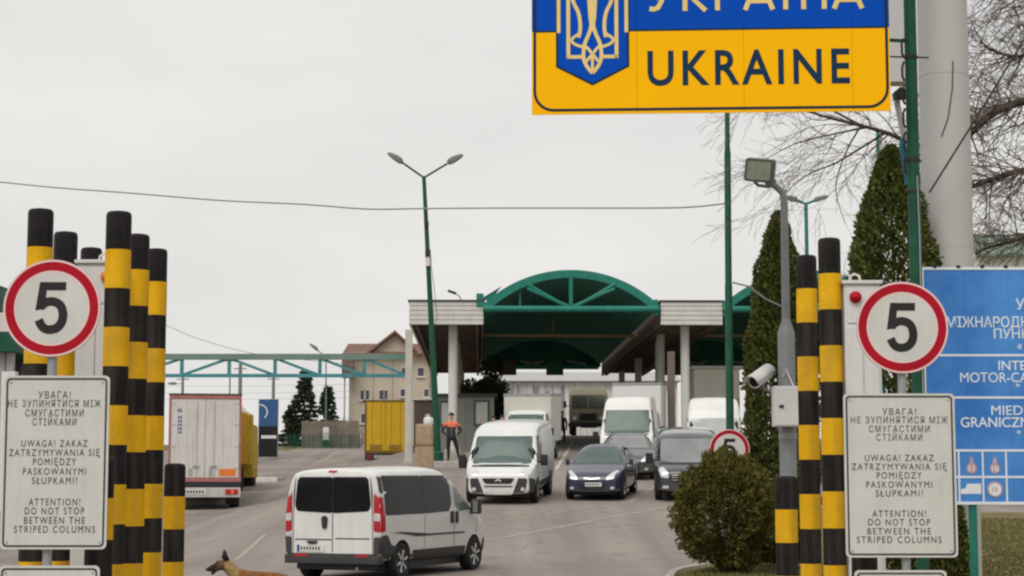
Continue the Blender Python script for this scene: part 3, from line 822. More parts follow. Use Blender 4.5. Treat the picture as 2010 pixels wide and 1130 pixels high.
def columnar(name, label, base, h, w, n, size, m, seed, tipk=1.0, group='columnar thujas right of the road'):
    rnd = random.Random(seed)
    t = thing(name, label, 'tree', base, 0, group)
    prof = pchip([(0, .72), (.08, .90), (.25, 1.0), (.45, .98), (.65, .86), (.82, .62), (.93, .34), (.985, .14), (1.0, .04)])
    pts = []
    while len(pts) < n:
        z = rnd.random()**1.12; a = rnd.uniform(0, 2*math.pi)
        rr = prof(z)*w/2
        nz = noise.noise(Vector((math.cos(a)*2.2+seed, math.sin(a)*2.2, z*h*1.6))) + .5*noise.noise(Vector((math.cos(a)*5+seed, math.sin(a)*5, z*h*4)))
        rr *= 1 + .33*nz
        if nz < -.42 and rnd.random() < .7: continue
        dep = rnd.random()
        rr *= 1 - .42*dep*dep
        p = Vector((math.cos(a)*rr, math.sin(a)*rr, z*h + .1))
        d = Vector((math.cos(a)*.75, math.sin(a)*.75, .85))
        pts.append((p, d))
    v, f = foliage_mesh(pts, size, rnd, 0, .36)
    MB().add(v, f).build('crown', m, t, fix=False)
    tr = MB(); tr.tube([(0, 0, -.1), (.02, 0, h*.4), (0, .01, h*.9)], [.09, .06, .012], 7); tr.build('trunk', M_BARK, t, smooth=60)
    return t
b = at(1763, 1000, 24.5); columnar('columnar_thuja', 'large dark columnar thuja behind the green mast', (b.x, 24.5, .12), 5.97, 1.46, 36000, .062, M_THUJA2, 3)
b = at(1536, 1000, 33.6); columnar('columnar_thuja', 'slim columnar thuja behind the camera pole', (b.x, 33.6, .12), 6.4, 1.28, 36000, .07, M_THUJA2, 11)
b = at(1855, 1050, 23.6); columnar('columnar_thuja', 'low thuja beside the big one under the blue board', (b.x, 23.6, .12), 1.5, .52, 6000, .065, M_THUJA2, 19)

# clipped round shrub
rnd = random.Random(5)
c = at(1426, 1010, 31.5); SX, SZ = .85, .94
t = thing('round_shrub', 'round clipped olive green shrub at the kerb in front of the dark van', 'shrub', (c.x, 31.5, .12))
pts = []
while len(pts) < 30000:
    d = Vector((rnd.gauss(0, 1), rnd.gauss(0, 1), rnd.gauss(0, 1))).normalized()
    nz = noise.noise(d*2.6 + Vector((9, 0, 0))) + .6*noise.noise(d*6.5)
    k = 1 + .27*nz
    if nz < -.36 and rnd.random() < .75: continue
    dep = rnd.random(); k *= 1 - .38*dep*dep
    p = Vector((d.x*SX*k, d.y*SX*k, d.z*SZ*k + 1.07))
    if p.z < .05: continue
    pts.append((p, (d + Vector((0, 0, .45))).normalized()))
v, f = foliage_mesh(pts, .052, rnd, 0, .36); MB().add(v, f).build('crown', M_THUJA, t, fix=False)
st = MB()
for a in range(5): st.tube([(0, 0, -.05), (.12*math.cos(a*1.3), .12*math.sin(a*1.3), .5), (.35*math.cos(a*1.3), .35*math.sin(a*1.3), 1.3)], [.04, .03, .012], 6)
st.build('stem', M_BARK, t, smooth=60)

# bare tree: limbs placed, twigs grown
TY = 30.0
tb = Vector((9.35, TY+1.2, .12))
t = thing('bare_tree', 'large leafless tree at the right whose branches reach behind the country sign', 'tree', tb)
def L3(px, py, dy=0): return at(px, py, TY+dy) - tb
rnd = random.Random(21)
tw = MB()
MB().tube([(0, 0, -.1), (-.05, 0, 1.5), (.0, .05, 3.2), (.1, 0, 5.0), (.05, 0, 7.4), (.2, .1, 10)], [.30, .25, .22, .19, .15, .05], 12).build('trunk', M_BARK, t, smooth=60)
NT = [0]
def grow(p, d, r, ln, dep, droop, bias):
    k = 3; pts = [p]; q = p
    for i in range(k):
        d = (d + Vector((rnd.gauss(0, .16), rnd.gauss(0, .16), rnd.gauss(0, .16) - droop)) + bias*.05).normalized()
        q = q + d*ln/k; pts.append(q)
        if dep > 0 and i < k:
            for _ in range(rnd.choice((1, 1, 2))):
                nd = (d + Vector((rnd.gauss(0, .65), rnd.gauss(0, .5), rnd.gauss(0, .65))) + bias*.25).normalized()
                grow(q, nd, r*.55, ln*rnd.uniform(.5, .8), dep-1, droop, bias)
    NT[0] += 1
    tw.tube(pts, [max(r*(1 - .75*i/k), .0028) for i in range(k+1)], 4 if r > .01 else 3, cap=False)
limbs = [
  ([(2115, 250, .8), (2060, 196, .5), (1985, 205, .2), (1935, 232, 0), (1905, 262, 0), (1860, 285, 0), (1800, 285, -.2), (1745, 262, -.3), (1690, 246, -.4), (1610, 226, -.4), (1560, 205, -.4)], .085, .014, .03, Vector((-1, 0, -.35))),
  ([(2110, 320, .8), (2050, 330, .4), (1990, 338, .3), (1930, 358, .2), (1880, 372, .1), (1830, 360, .1)], .075, .02, .03, Vector((-.7, 0, -.2))),
  ([(2110, 120, 1), (2060, 40, .8), (2005, -10, .6), (1960, -60, .5), (1900, -90, .4)], .06, .02, .05, Vector((-.6, 0, -.8))),
  ([(2110, 60, 1.4), (2050, 100, 1.2), (1990, 110, 1), (1940, 95, 1), (1915, 60, 1)], .035, .01, .02, Vector((-.8, 0, .1))),
  ([(2105, 420, 1), (2060, 440, .8), (2000, 470, .6), (1940, 485, .5), (1915, 500, .5)], .04, .015, .02, Vector((-.7, 0, .1))),
  ([(1735, 262, -.3), (1690, 290, -.1), (1640, 320, 0), (1580, 345, .2), (1530, 390, .3)], .022, .006, .03, Vector((-.9, 0, -.5))),
  ([(1700, 250, -.3), (1640, 262, 0), (1560, 282, .2), (1490, 320, .3)], .02, .005, .03, Vector((-.9, 0, -.4))),
  ([(1690, 246, -.3), (1600, 200, 0), (1520, 170, .1), (1460, 185, .2)], .022, .005, .04, Vector((-.7, 0, -.7))),
  ([(1690, 246, -.3), (1660, 300, .2), (1640, 370, .4), (1660, 440, .5)], .016, .005, .03, Vector((.1, 0, -.8))),
]
for pts, r0, r1, droop, bias in limbs:
    P = [Vector(p) for p in spline([tuple(L3(*p)) for p in pts], 3)]
    n = len(P)
    MB().tube(P, [r0+(r1-r0)*i/(n-1) for i in range(n)], 8).build('limb', M_BARK, t, smooth=60)
    for i in range(2, n):
        if P[i].x > .2: continue
        r = r0+(r1-r0)*i/(n-1)
        for _ in range(5 if (r0 > .03 and i < n*.55) else 1):
            d = (P[i]-P[i-1]).normalized()
            nd = (d*.5 + Vector((rnd.gauss(0, .6), rnd.gauss(0, .6), rnd.gauss(.1, .7))) + bias*.3).normalized()
            grow(P[i], nd, min(r*.5, .017), rnd.uniform(.5, .95), 2, droop, bias)
o = tw.build('twigs', M_TWIG, t, fix=False); o['kind'] = 'stuff'

# spruces and garden shrubs at the far fence
def spruce(label, base, h, w, n, seed, group='spruces beyond the far fence'):
    rnd = random.Random(seed); t = thing('spruce_tree', label, 'tree', base, 0, group)
    MB().tube([(0, 0, -.2), (0, 0, h*.97)], [.16, .02], 7).build('trunk', M_BARK, t, smooth=60)
    pts = []
    tiers = int(h*2.6)
    br = []
    for i in range(tiers):
        z = h*(.06 + .94*i/tiers); rr = w/2*(1-i/tiers)**.85*rnd.uniform(.8, 1.12) + .08
        for k in range(rnd.randint(7, 9)):
            br.append((z, rr*rnd.uniform(.7, 1.1), rnd.uniform(0, 2*math.pi)))
    for _ in range(n):
        z, rr, a = rnd.choice(br); u = rnd.random()**.6
        p = Vector((math.cos(a)*rr*u, math.sin(a)*rr*u, z - .22*rr*u + .12*rr*u*u)) + Vector((rnd.gauss(0, .05), rnd.gauss(0, .05), rnd.gauss(0, .05)))
        pts.append((p, Vector((math.cos(a), math.sin(a), -.15))))
    v, f = foliage_mesh(pts, .30, rnd, .25, .3); MB().add(v, f).build('crown', M_SPRUCE, t, fix=False)
g = lambda p: (p.x, p.y, ground_z(p.x, p.y))
spruce('taller spruce beyond the far fence under the gantry', g(at(597, 850, 148)), 6.3, 3.4, 4200, 1)
spruce('shorter spruce beside the lamp post beyond the far fence', g(at(642, 850, 146)), 5.0, 2.9, 3600, 2)
spruce('low dark spruce at the left of the tall one', g(at(572, 850, 150)), 3.6, 2.2, 2400, 4)
def leafy(label, base, h, w, n, m, seed, size=.16):
    rnd = random.Random(seed); t = thing('small_tree', label, 'tree', base)
    MB().tube([(0, 0, -.1), (.03, 0, h*.5), (0, 0, h*.8)], [.07, .05, .02], 7).build('trunk', M_BARK, t, smooth=60)
    pts = []
    cl = [(Vector((rnd.gauss(0, w*.16), rnd.gauss(0, w*.16), h*.68 + rnd.gauss(0, h*.12))), rnd.uniform(.2, .34)*w) for _ in range(14)]
    for _ in range(n):
        c_, r_ = rnd.choice(cl); d = Vector((rnd.gauss(0, 1), rnd.gauss(0, 1), rnd.gauss(0, 1))).normalized()
        pts.append((c_ + d*r_*rnd.random()**.4, d))
    v, f = foliage_mesh(pts, size, rnd); MB().add(v, f).build('crown', m, t, fix=False)
b = at(948, 800, 103); leafy('small dark evergreen tree behind the grey kiosk under the canopy', g(b), 3.7, 2.9, 14000, M_SPRUCE, 8, .13)
def brush(label, base, h, w, n, seed):
    """leafless garden shrub"""
    rnd = random.Random(seed); mb = MB()
    for _ in range(n):
        p = Vector((rnd.gauss(0, w*.18), rnd.gauss(0, w*.12), 0)); d = Vector((rnd.gauss(0, .35), rnd.gauss(0, .25), 1)).normalized(); pts = [p]
        for i in range(4):
            d = (d + Vector((rnd.gauss(0, .22), rnd.gauss(0, .22), 0))).normalized(); p = p + d*h*rnd.uniform(.15, .3); pts.append(p)
        mb.tube(pts, [.02, .016, .012, .008, .005], 3, cap=False)
    o = mb.build('bare_shrub', M_TWIG, loc=base, fix=False); tag(o, label, 'shrub', 'leafless shrubs along the far fence')
for i, (px, Y, h, w, lb) in enumerate(((672, 143, 2.4, 2.0, 'leafless shrub at the fence left of the house'), (690, 141, 2.0, 1.8, 'leafless shrub against the corner of the house'),
                                   (655, 145, 2.6, 1.5, 'thin leafless shrub right of the far lamp post'))):
    brush(lb, g(at(px, 860, Y)), h, w, 130, 40+i)

# short grass and leaf litter on the verge behind the blue board
rnd = random.Random(77); v, f = [], []
for _ in range(26000):
    y = 24 + 36*rnd.random()**.8; x = rnd.uniform(y*.235, y*.30)
    h = rnd.uniform(.03, .10); a = rnd.uniform(0, 6.3); z = ground_z(x, y) + .115
    dx, dy = math.cos(a)*.012, math.sin(a)*.012; lx, ly = rnd.gauss(0, .03), rnd.gauss(0, .03)
    o = len(v); v += [(x-dx, y-dy, z), (x+dx, y+dy, z), (x+lx, y+ly, z+h)]; f.append((o, o+1, o+2))
for _ in range(9000):
    y = rnd.uniform(26, 36); x = rnd.uniform(2.5, 5.2)
    if x < 2.5 + max(0, y-30)*.3: continue
    h = rnd.uniform(.03, .09); a = rnd.uniform(0, 6.3); z = ground_z(x, y) + .115
    dx, dy = math.cos(a)*.014, math.sin(a)*.014; o = len(v); v += [(x-dx, y-dy, z), (x+dx, y+dy, z), (x+rnd.gauss(0, .03), y+rnd.gauss(0, .03), z+h)]; f.append((o, o+1, o+2))
gr = MB().add(v, f).build('grass', leaf_mat('grass_blade', (.06, .065, .018), (.27, .21, .09), (.13, .125, .04)), fix=False); tag(gr, 'short dry grass on the verge behind the blue board and round the shrub', 'grass', kind='stuff')
v, f = [], []
for _ in range(700):
    y = 24 + 36*rnd.random()**.8; x = rnd.uniform(y*.235, y*.30); z = ground_z(x, y) + rnd.uniform(.14, .18); s = rnd.uniform(.03, .07); a = rnd.uniform(0, 6.3)
    o = len(v); v += [(x+s*math.cos(a+k*1.57)*(1 if k % 2 else .6), y+s*math.sin(a+k*1.57)*(1 if k % 2 else .6), z+rnd.uniform(-.01, .02)) for k in range(4)]; f.append((o, o+1, o+2, o+3))
gr = MB().add(v, f).build('fallen_leaves', leaf_mat('dead_leaf', (.20, .11, .045), (.42, .30, .17)), fix=False); tag(gr, 'scattered dead leaves on the verge grass', 'leaves', kind='stuff')
# ------------------------------------------------------------------ checkpoint canopy
KY = 85.0
kp = at(803, 637, KY); KX = kp.x
kz = ground_z(4, KY)
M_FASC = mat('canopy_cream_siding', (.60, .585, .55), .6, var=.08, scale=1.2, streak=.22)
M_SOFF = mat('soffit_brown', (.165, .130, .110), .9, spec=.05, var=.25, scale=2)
M_VAULT = mat('vault_green_sheet', (.065, .21, .16), .9, spec=.04, var=.2, scale=.7)
M_COLW = mat('canopy_column_white', (.60, .60, .57), .6, var=.08, scale=1.5, streak=.2)
t = thing('checkpoint_canopy', 'cream and green checkpoint canopy with arched truss roofs over the car lanes', 'canopy', (KX, KY, kz), R(1.0))
Z0 = kp.z - kz; Z1 = at(803, 591, KY).z - kz; DEP = 42.0
sc_ = 1/42.2
def kx(px): return (px-803)*sc_
slabs = [(0, kx(949)), (kx(1298), kx(1420)), (kx(1770), kx(1892))]
for a, b in slabs:
    n = 5
    for i in range(n):
        z = Z0 + (Z1-Z0)*i/n
        MB().box(a, b, 0, .10, z+.008, Z0+(Z1-Z0)*(i+1)/n-.008).build('fascia_board', M_FASC, t, bevel=.02, seg=1)
        for x, s in ((a, 1), (b, -1)):
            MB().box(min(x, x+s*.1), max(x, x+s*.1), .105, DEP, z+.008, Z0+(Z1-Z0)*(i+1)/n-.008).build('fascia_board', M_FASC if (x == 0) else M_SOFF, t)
    MB().box(a-.06, b+.06, -.06, DEP+.1, Z1, Z1+.07).build('roof_edge', M_GREYPL, t)
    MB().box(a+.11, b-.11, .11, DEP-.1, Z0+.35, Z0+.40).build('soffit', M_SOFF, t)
    y = 1.2
    while y < DEP-1:
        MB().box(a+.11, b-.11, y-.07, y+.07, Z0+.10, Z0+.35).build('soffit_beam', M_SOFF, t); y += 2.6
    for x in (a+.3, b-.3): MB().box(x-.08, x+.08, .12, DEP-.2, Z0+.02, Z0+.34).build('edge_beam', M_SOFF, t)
cols = [(kx(888.5), 1.3), (kx(888.5), 14), (kx(888.5), 27), (kx(888.5), 40), (kx(1351), 1.3), (kx(1351), 14), (kx(1351), 27), (kx(1351), 40), (kx(1330), 8), (kx(1822), 1.3), (kx(1822), 20)]
for x, y in cols:
    wx = KX + x; gz = ground_z(wx, KY+y) - kz
    cm = MB().lathe([(.21, gz-.2), (.21, Z0+.36)], 20, 'z', (x, y, 0)).build('column', M_COLW, t, smooth=40)
    MB().box(x-.36, x+.36, y-.36, y+.36, gz-.3, gz+.16).build('column_base', M_KERB, t, bevel=.03)
def arch(a, b, first):
    ZS = at(1100, 605, KY).z - kz; c = (a+b)/2; hw = (b-a)/2 - .04; rise = 1.62
    Rr = (hw*hw + rise*rise)/(2*rise); cz = ZS + rise - Rr; half = math.asin(hw/Rr)
    pt = lambda u, r=0: (c + (Rr+r)*math.sin(u*half), cz + (Rr+r)*math.cos(u*half))
    # vault skin: ribbed sheets running front to back
    nseg = 14
    for i in range(nseg):
        u0, u1 = -1 + 2*i/nseg, -1 + 2*(i+1)/nseg
        sub = 4; vs_, fs = [], []
        for y in (.15, DEP+.02):
            for j in range(sub+1):
                u = u0 + (u1-u0)*j/sub; x, z = pt(u, .0 + (.035 if j % 2 else 0)); vs_.append((x, y, z))
            for j in range(sub+1):
                u = u0 + (u1-u0)*j/sub; x, z = pt(u, .10); vs_.append((x, y, z))
        k = 2*(sub+1)
        for j in range(sub):
            fs += [(j, j+1, k+j+1, k+j), (sub+1+j, k+sub+1+j, k+sub+2+j, sub+2+j), (j, sub+1+j, sub+2+j, j+1)]
        MB().add(vs_, fs).build('vault_sheet', M_VAULT, t)
    # edge band
    for i in range(10):
        u0, u1 = -1+2*i/10, -1+2*(i+1)/10
        P = [pt(u0+(u1-u0)*j/3, .20) for j in range(4)] + [pt(u1-(u1-u0)*j/3, -.17) for j in range(4)]
        MB().prism(P, -.02, .14).build('arch_band', M_TEAL, t)
    for y in (0.0, DEP-.4):
        bc = (a-.05, y-.08, ZS-.02); bd = (b+.05, y-.08, ZS-.02)
        MB().tube([bc, bd], .15, 12).build('bottom_chord', M_TEAL, t, smooth=40)
        if y == 0:
            for u in (-.48, .48):
                x, z = pt(u, -.1)
                for dz in (0, .2):
                    MB().tube([(c + (.12 if u > 0 else -.12), y-.08, ZS+.02+dz*.4), (x-(dz*.8 if u > 0 else -dz*.8)*0, y-.08, z-dz)], .085, 8).build('truss_diagonal', M_TEAL, t, smooth=40)
            x, z = pt(0, -.1); MB().tube([(c, y-.08, ZS), (c, y-.08, z)], .10, 8).build('truss_post', M_TEAL, t, smooth=40)
            x, z = pt(-.55, 0); MB().tube([(x, y+.3, ZS-.1), (x, y+.3, z)], .05, 6).build('truss_post', M_VAULT, t)
    # closed rear gable of upright sheets, reaching below the chord
    n = 12
    for i in range(n):
        x0, x1 = a+.05+(b-a-.1)*i/n, a+.05+(b-a-.1)*(i+1)/n
        f = lambda x: cz + math.sqrt(max(.01, Rr*Rr-(x-c)**2)) - .02
        MB().prism([(x0+.01, ZS-.30), (x1-.01, ZS-.30), (x1-.01, f(x1)), (x0+.01, f(x0))], DEP-.18+(.03 if i % 2 else 0), DEP-.1+(.03 if i % 2 else 0)).build('gable_sheet', M_VAULT, t)
    P = [pt(-1+2*j/24, .13) for j in range(25)]
    MB().prism([(a+.06, ZS-.28)] + P + [(b-.06, ZS-.28)], DEP+.03, DEP+.09).build('gable_backing', M_VAULT, t)
    # pipe and hanger across the lane
    zp = at(1100, 657, KY+13).z - kz
    MB().tube([(a-.1, 13, zp), (b+1.5, 13, zp-.05)], .085, 8).build('cross_pipe', mat('ochre_pipe', (.42, .31, .17), .7), t, smooth=40)
    MB().bar((c-.3, 13, zp), (c-.3, 13, zp+.9), .06).build('pipe_hanger', MATS['ochre_pipe'], t)
    for x in (c-2.3, c+.9):
        zz = at(1000, 736, KY+DEP-2).z - kz
        MB().box(x-.62, x+.55, DEP-2.2, DEP-2.0, zz, zz+1.0).build('lane_panel', M_SOFF if x < c else M_VAULT, t, bevel=.02)
        MB().bar((x, DEP-2.1, zz+1.0), (x, DEP-2.1, ZS), .06).build('panel_hanger', M_VAULT, t)
        for sgn in (-1, 1):
            MB().bar((x+sgn*.8, DEP-2.3, zz+.95), (x+sgn*2.1, DEP-2.3, zz+.75), .06, .14).build('strip_lamp', M_STEEL, t)
arch(kx(950), kx(1292), True)
arch(kx(1422), kx(1768), False)
# torn sheet corners at the left springing, gutter boxes
for x, z, w, h in ((kx(942), Z1-.25, .34, .62), (kx(1289), Z0+.45, .18, .75), (kx(1424), Z0+.4, .2, .75)):
    MB().box(x-w/2, x+w/2, -.05, .5, z, z+h).build('gutter_box', M_TEAL, t, bevel=.02)
MB().prism([(kx(940), Z1+.1), (kx(962), Z1+.05), (kx(985), Z1+.75), (kx(972), Z1+.35)], .2, .3).build('loose_sheet', M_TEAL, t)
# small lamp on the slab roof
lp = thing('roof_lamp', 'small floodlight on a bent arm on the left canopy roof', 'lamp', (KX+kx(905), KY+.6, kz+Z1+.07))
MB().tube([(0, 0, 0), (-.08, 0, .2), (-.3, 0, .38)], .03, 6).build('arm', M_STEEL, lp)
MB().obox((-.45, 0, .42), (.4, .2, .12), Matrix.Rotation(R(20), 3, 'Y')).build('lamp_head', M_GREYPL, lp, bevel=.03)

# ------------------------------------------------------------------ gantry
GYY = 75.0
gx0, gx1 = at(60, 720, GYY).x, at(797, 720, GYY).x
zb_, zt_ = at(600, 737, GYY).z, at(600, 700, GYY).z
t = thing('height_gantry', 'teal steel truss gantry spanning the lorry lanes', 'gantry', (gx0, GYY, ground_z(gx0, GYY)))
gz = ground_z(gx0, GYY); W_ = gx1-gx0
MB().box(0, W_, -.09, .09, zt_-gz-.12, zt_-gz+.12).build('top_chord', mat('gantry_top_chord', (.08, .20, .17), .6, col2=(.22, .25, .22), scale=.6), t)
MB().box(0, W_, -.07, .07, zb_-gz-.07, zb_-gz+.07).build('bottom_chord', M_GANTRY, t)
xs = [at(p, 720, GYY).x - gx0 for p in (70, 160, 260, 357, 450, 540, 628, 715, 797)]
for i, x in enumerate(xs[:-1]):
    MB().box(x-.07, x+.07, -.055, .055, zb_-gz+.07, zt_-gz-.12).build('upright', M_GANTRY, t)
    x1 = xs[i+1]
    if i < 4: MB().bar((x+.1, 0, zb_-gz+.05), (x1-.1, 0, zt_-gz-.1), .08, .11).build('diagonal', M_GANTRY, t)
    else: MB().bar((x+.1, 0, zt_-gz-.1), (x1-.1, 0, zb_-gz+.05), .08, .11).build('diagonal', M_GANTRY, t)
for px in (78, 803.5):
    x = at(px, 700, GYY).x; gg = ground_z(x, GYY)
    zt2 = at(803, 648, GYY).z
    o = thing('gantry_post', 'cream concrete post carrying the right end of the gantry' if px > 500 else 'cream concrete post carrying the left end of the gantry', 'post', (x, GYY-.3, gg), 0, 'gantry posts')
    MB().box(-.145, .145, -.145, .145, -.1, zt2-gg).build('shaft', mat('cream_post', (.52, .50, .44), .75, var=.12, scale=2, streak=.25), o, bevel=.02)
    MB().box(-.2, .2, -.2, .2, -.2, .08).build('footing', M_KERB, o, bevel=.02)

# ------------------------------------------------------------------ lamp posts
def lamp_head(t, p, d, s=1.0):
    d = d.normalized(); m = d.to_track_quat('Y', 'Z').to_matrix()
    mb = MB(); vs_ = []
    for y, w, h in ((0, .10, .08), (.10, .16, .14), (.28, .17, .15), (.52, .18, .11), (.70, .13, .06)):
        for a, b in ((-1, -.6), (1, -.6), (1, .4), (.5, 1), (-.5, 1), (-1, .4)): vs_.append(Vector(p) + m @ Vector((a*w*s, y*s, b*h*s)))
    fs = [(i*6+j, i*6+(j+1) % 6, (i+1)*6+(j+1) % 6, (i+1)*6+j) for i in range(4) for j in range(6)] + [tuple(range(6)), tuple(24+j for j in range(6))]
    mb.add(vs_, fs); return mb.build('lamp_head', mat('lamp_head_grey', (.20, .20, .19), .5, .2, var=.3, scale=6), t, smooth=35)
def double_lamp(label, Y, base_px, top_px, heads, r0, r1, m):
    b = at(*base_px, Y); tp = at(*top_px, Y); gz = ground_z(b.x, Y)
    t = thing('street_lamp', label, 'street lamp', (b.x, Y, gz)); o = Vector((b.x, Y, gz))
    top = tp - o; bot = Vector((0, 0, -.1))
    P = [bot.lerp(top, i/5) for i in range(6)]
    MB().tube(P, [r0+(r1-r0)*i/5 for i in range(6)], 12).build('pole', m, t, smooth=40)
    MB().lathe([(r0+.05, -.1), (r0+.05, .5), (r0+.005, .56)], 12).build('pole_sleeve', m, t, smooth=30)
    for h in heads:
        q = at(*h, Y) - o; d = q-top
        MB().tube([top - (top-bot).normalized()*.05, top + d*.65], .04, 8).build('arm', m, t, smooth=40)
        lamp_head(t, top + d*.66, d, .95)
    return t, o, top
t, o, top = double_lamp('leaning green double lamp post with two grey heads before the canopy', 70.0, (861, 905), (832, 346), ((768, 305), (903, 307)), .14, .075, M_GREENP)
for py, px, w in ((440, 838, .09), (497, 840, .13)):
    q = at(px, py, 69.85) - o; MB().obox(q, (w*1.6, w*1.4, w*2), None).build('pole_box', M_DARK, t, bevel=.01)
q = at(841, 512, 69.9) - o; MB().lathe([(.118, -.2), (.118, .2)], 12, 'z', tuple(q)).build('pale_sleeve', M_CAB, t, smooth=40)
MB().tube([at(843, 500, 69.8)-o, at(852, 560, 69.8)-o, at(858, 620, 69.8)-o, at(849, 660, 69.8)-o], .012, 5).build('loose_cable', M_WIRE, t)

# tapered green mast that carries the small speed sign, its head hidden behind the country sign
PY = 33.0
b = at(1433, 900, PY); gz = ground_z(b.x, PY)
t = thing('green_lamp_mast', 'tapered dark green mast below the country sign beside the round shrub', 'pole', (b.x, PY, gz)); o = Vector((b.x, PY, gz))
p1, p2, p3 = at(1430, 560, PY)-o, at(1428, 300, PY)-o, at(1426, 60, PY)-o
MB().tube([(0, 0, -.1), p1, p1+Vector((0, 0, .02)), p2], [.075, .068, .062, .06], 16).build('lower_tube', M_GREENP, t, smooth=40)
MB().tube([p2-Vector((0, 0, .02)), p2+Vector((0, 0, .12)), p3], [.06, .046, .042], 14).build('upper_tube', M_GREENP, t, smooth=40)
for s_ in (-1, 1):
    MB().tube([p3, p3+Vector((s_*.5, 0, .3))], .03, 8).build('arm', M_GREENP, t); lamp_head(t, p3+Vector((s_*.45, 0, .28)), Vector((s_*.5, 0, .3)), .9)
MB().tube([at(1438, 554, PY)-o, at(1470, 562, PY)-o, at(1500, 585, PY)-o, at(1540, 604, PY)-o], .016, 6).build('cable_arm', M_STEEL, t, smooth=60)
c = at(1432, 882, PY-.12)
speed_sign(c, .72, ground_z(c.x, PY-.12), 'small far speed limit five sign half hidden behind the round shrub', poled=True, pole_x=.1, pole_r=.022, pole_top=c.z-ground_z(c.x, PY-.12)-.1)

# overhead cable
a, b = at(-60, 352, 40), at(1427, 402, PY-.0)
P = [at(px, py, 40 + (33-40)*(px+60)/1487) for px, py in ((-60, 352), (0, 357), (110, 368), (260, 379), (430, 393), (600, 401), (720, 410), (835, 409), (1000, 408), (1200, 408), (1340, 407), (1427, 399))]
P2 = spline([tuple(p-P[0]) for p in P], 4)
tag(MB().tube(P2, .015, 5).build('overhead_cable', mat('cable_grey', (.26, .26, .265), .6), loc=P[0]), 'long sagging overhead cable crossing the sky', 'cable')
P = [at(px, py, 90) for px, py in ((200, 575), (330, 640), (400, 668), (480, 690), (560, 702), (700, 716))]
tag(MB().tube(spline([tuple(p-P[0]) for p in P], 4), .02, 4).build('overhead_cable', MATS['cable_grey'], loc=P[0]), 'thin wire dropping behind the gantry at left', 'cable')
for py, lb in ((752, 'upper thin power line under the gantry'), (766, 'middle thin power line under the gantry'), (778, 'lower thin power line under the gantry')):
    P = [at(px, py+dy, 170) for px, dy in ((150, 0), (400, 6), (700, 2))]
    tag(MB().tube(spline([tuple(p-P[0]) for p in P], 4), .016, 4).build('power_line', MATS['cable_grey'], loc=P[0]), lb, 'cable', 'power lines beyond the gantry')
# distant poles
M_FP = mat('far_pole_grey', (.20, .215, .215), .7)
for px, pt_, Y, r, lb in ((359, 735, 120, .1, 'far grey pole at the left above the white lorry'), (452, 700, 130, .06, 'thin far pole above the right half of the white lorry'),
                          (472, 714, 115, .13, 'thick far pole at the right edge of the white lorry roof'), (537, 735, 125, .12, 'far pole behind the blue advert panel')):
    p = at(px, pt_, Y); gz = ground_z(p.x, Y)
    t = thing('utility_pole', lb, 'pole', (p.x, Y, gz), 0, 'far utility poles')
    MB().tube([(0, 0, -.1), (0, 0, p.z-gz)], [r*1.15, r*.85], 8).build('shaft', M_FP, t, smooth=50)
    MB().bar((-.4, 0, p.z-gz-.3), (.4, 0, p.z-gz-.3), .07).build('crossarm', M_FP, t)
    if px == 359: 
        q = at(340, 753, Y); MB().bar((0, 0, q.z-gz), (q.x-p.x, 0, q.z-gz), .05).build('arm', M_FP, t); lamp_head(t, (q.x-p.x+.2, 0, q.z-gz), Vector((-1, 0, 0)), .8)
p = at(640, 850, 138); gz = ground_z(p.x, 138)
t = thing('street_lamp', 'slender far lamp post with white and green banded foot at the fence', 'street lamp', (p.x, 138, gz)); o = Vector((p.x, 138, gz))
tp = at(640, 700, 138)-o; hd = at(618, 683, 138)-o
MB().tube([(0, 0, 0), tp, hd.lerp(tp, .3), hd], [.07, .045, .04, .035], 8).build('pole', mat('far_lamp_green', (.12, .20, .17), .6), t, smooth=50)
lamp_head(t, hd.lerp(tp, .25), hd-tp, 1.1)
for i, m in enumerate((M_GREENP, M_CAB, M_CAB)): MB().box(-.22, .22, -.2, .2, .12+i*.5, .12+i*.5+.44).build('foot_band', m, t, bevel=.03)
p = at(1582, 400, 44); gz = ground_z(p.x, 44)
t = thing('street_lamp', 'thin teal lamp post behind the bare tree twigs', 'street lamp', (p.x, 44, gz)); z = p.z-gz
MB().tube([(0, 0, 0), (0, 0, z)], [.07, .045], 10).build('pole', M_TEAL, t, smooth=40)
for s_ in (-1, 1): MB().tube([(0, 0, z), (s_*.25, 0, z+.1)], .03, 6).build('arm', M_TEAL, t); lamp_head(t, (s_*.2, 0, z+.08), Vector((s_, 0, .3)), .5)
p = at(1723, 262, 46); gz = ground_z(p.x, 46)
t = thing('flag_pole', 'thin teal pole rising behind the large thuja', 'pole', (p.x, 46, gz)); MB().tube([(0, 0, 0), (0, 0, p.z-gz)], [.07, .05], 10).build('shaft', M_TEAL, t, smooth=40)
MB().lathe([(.001, 0), (.07, .05), (.001, .13)], 10, 'z', (0, 0, p.z-gz)).build('finial', M_TEAL, t, smooth=60)

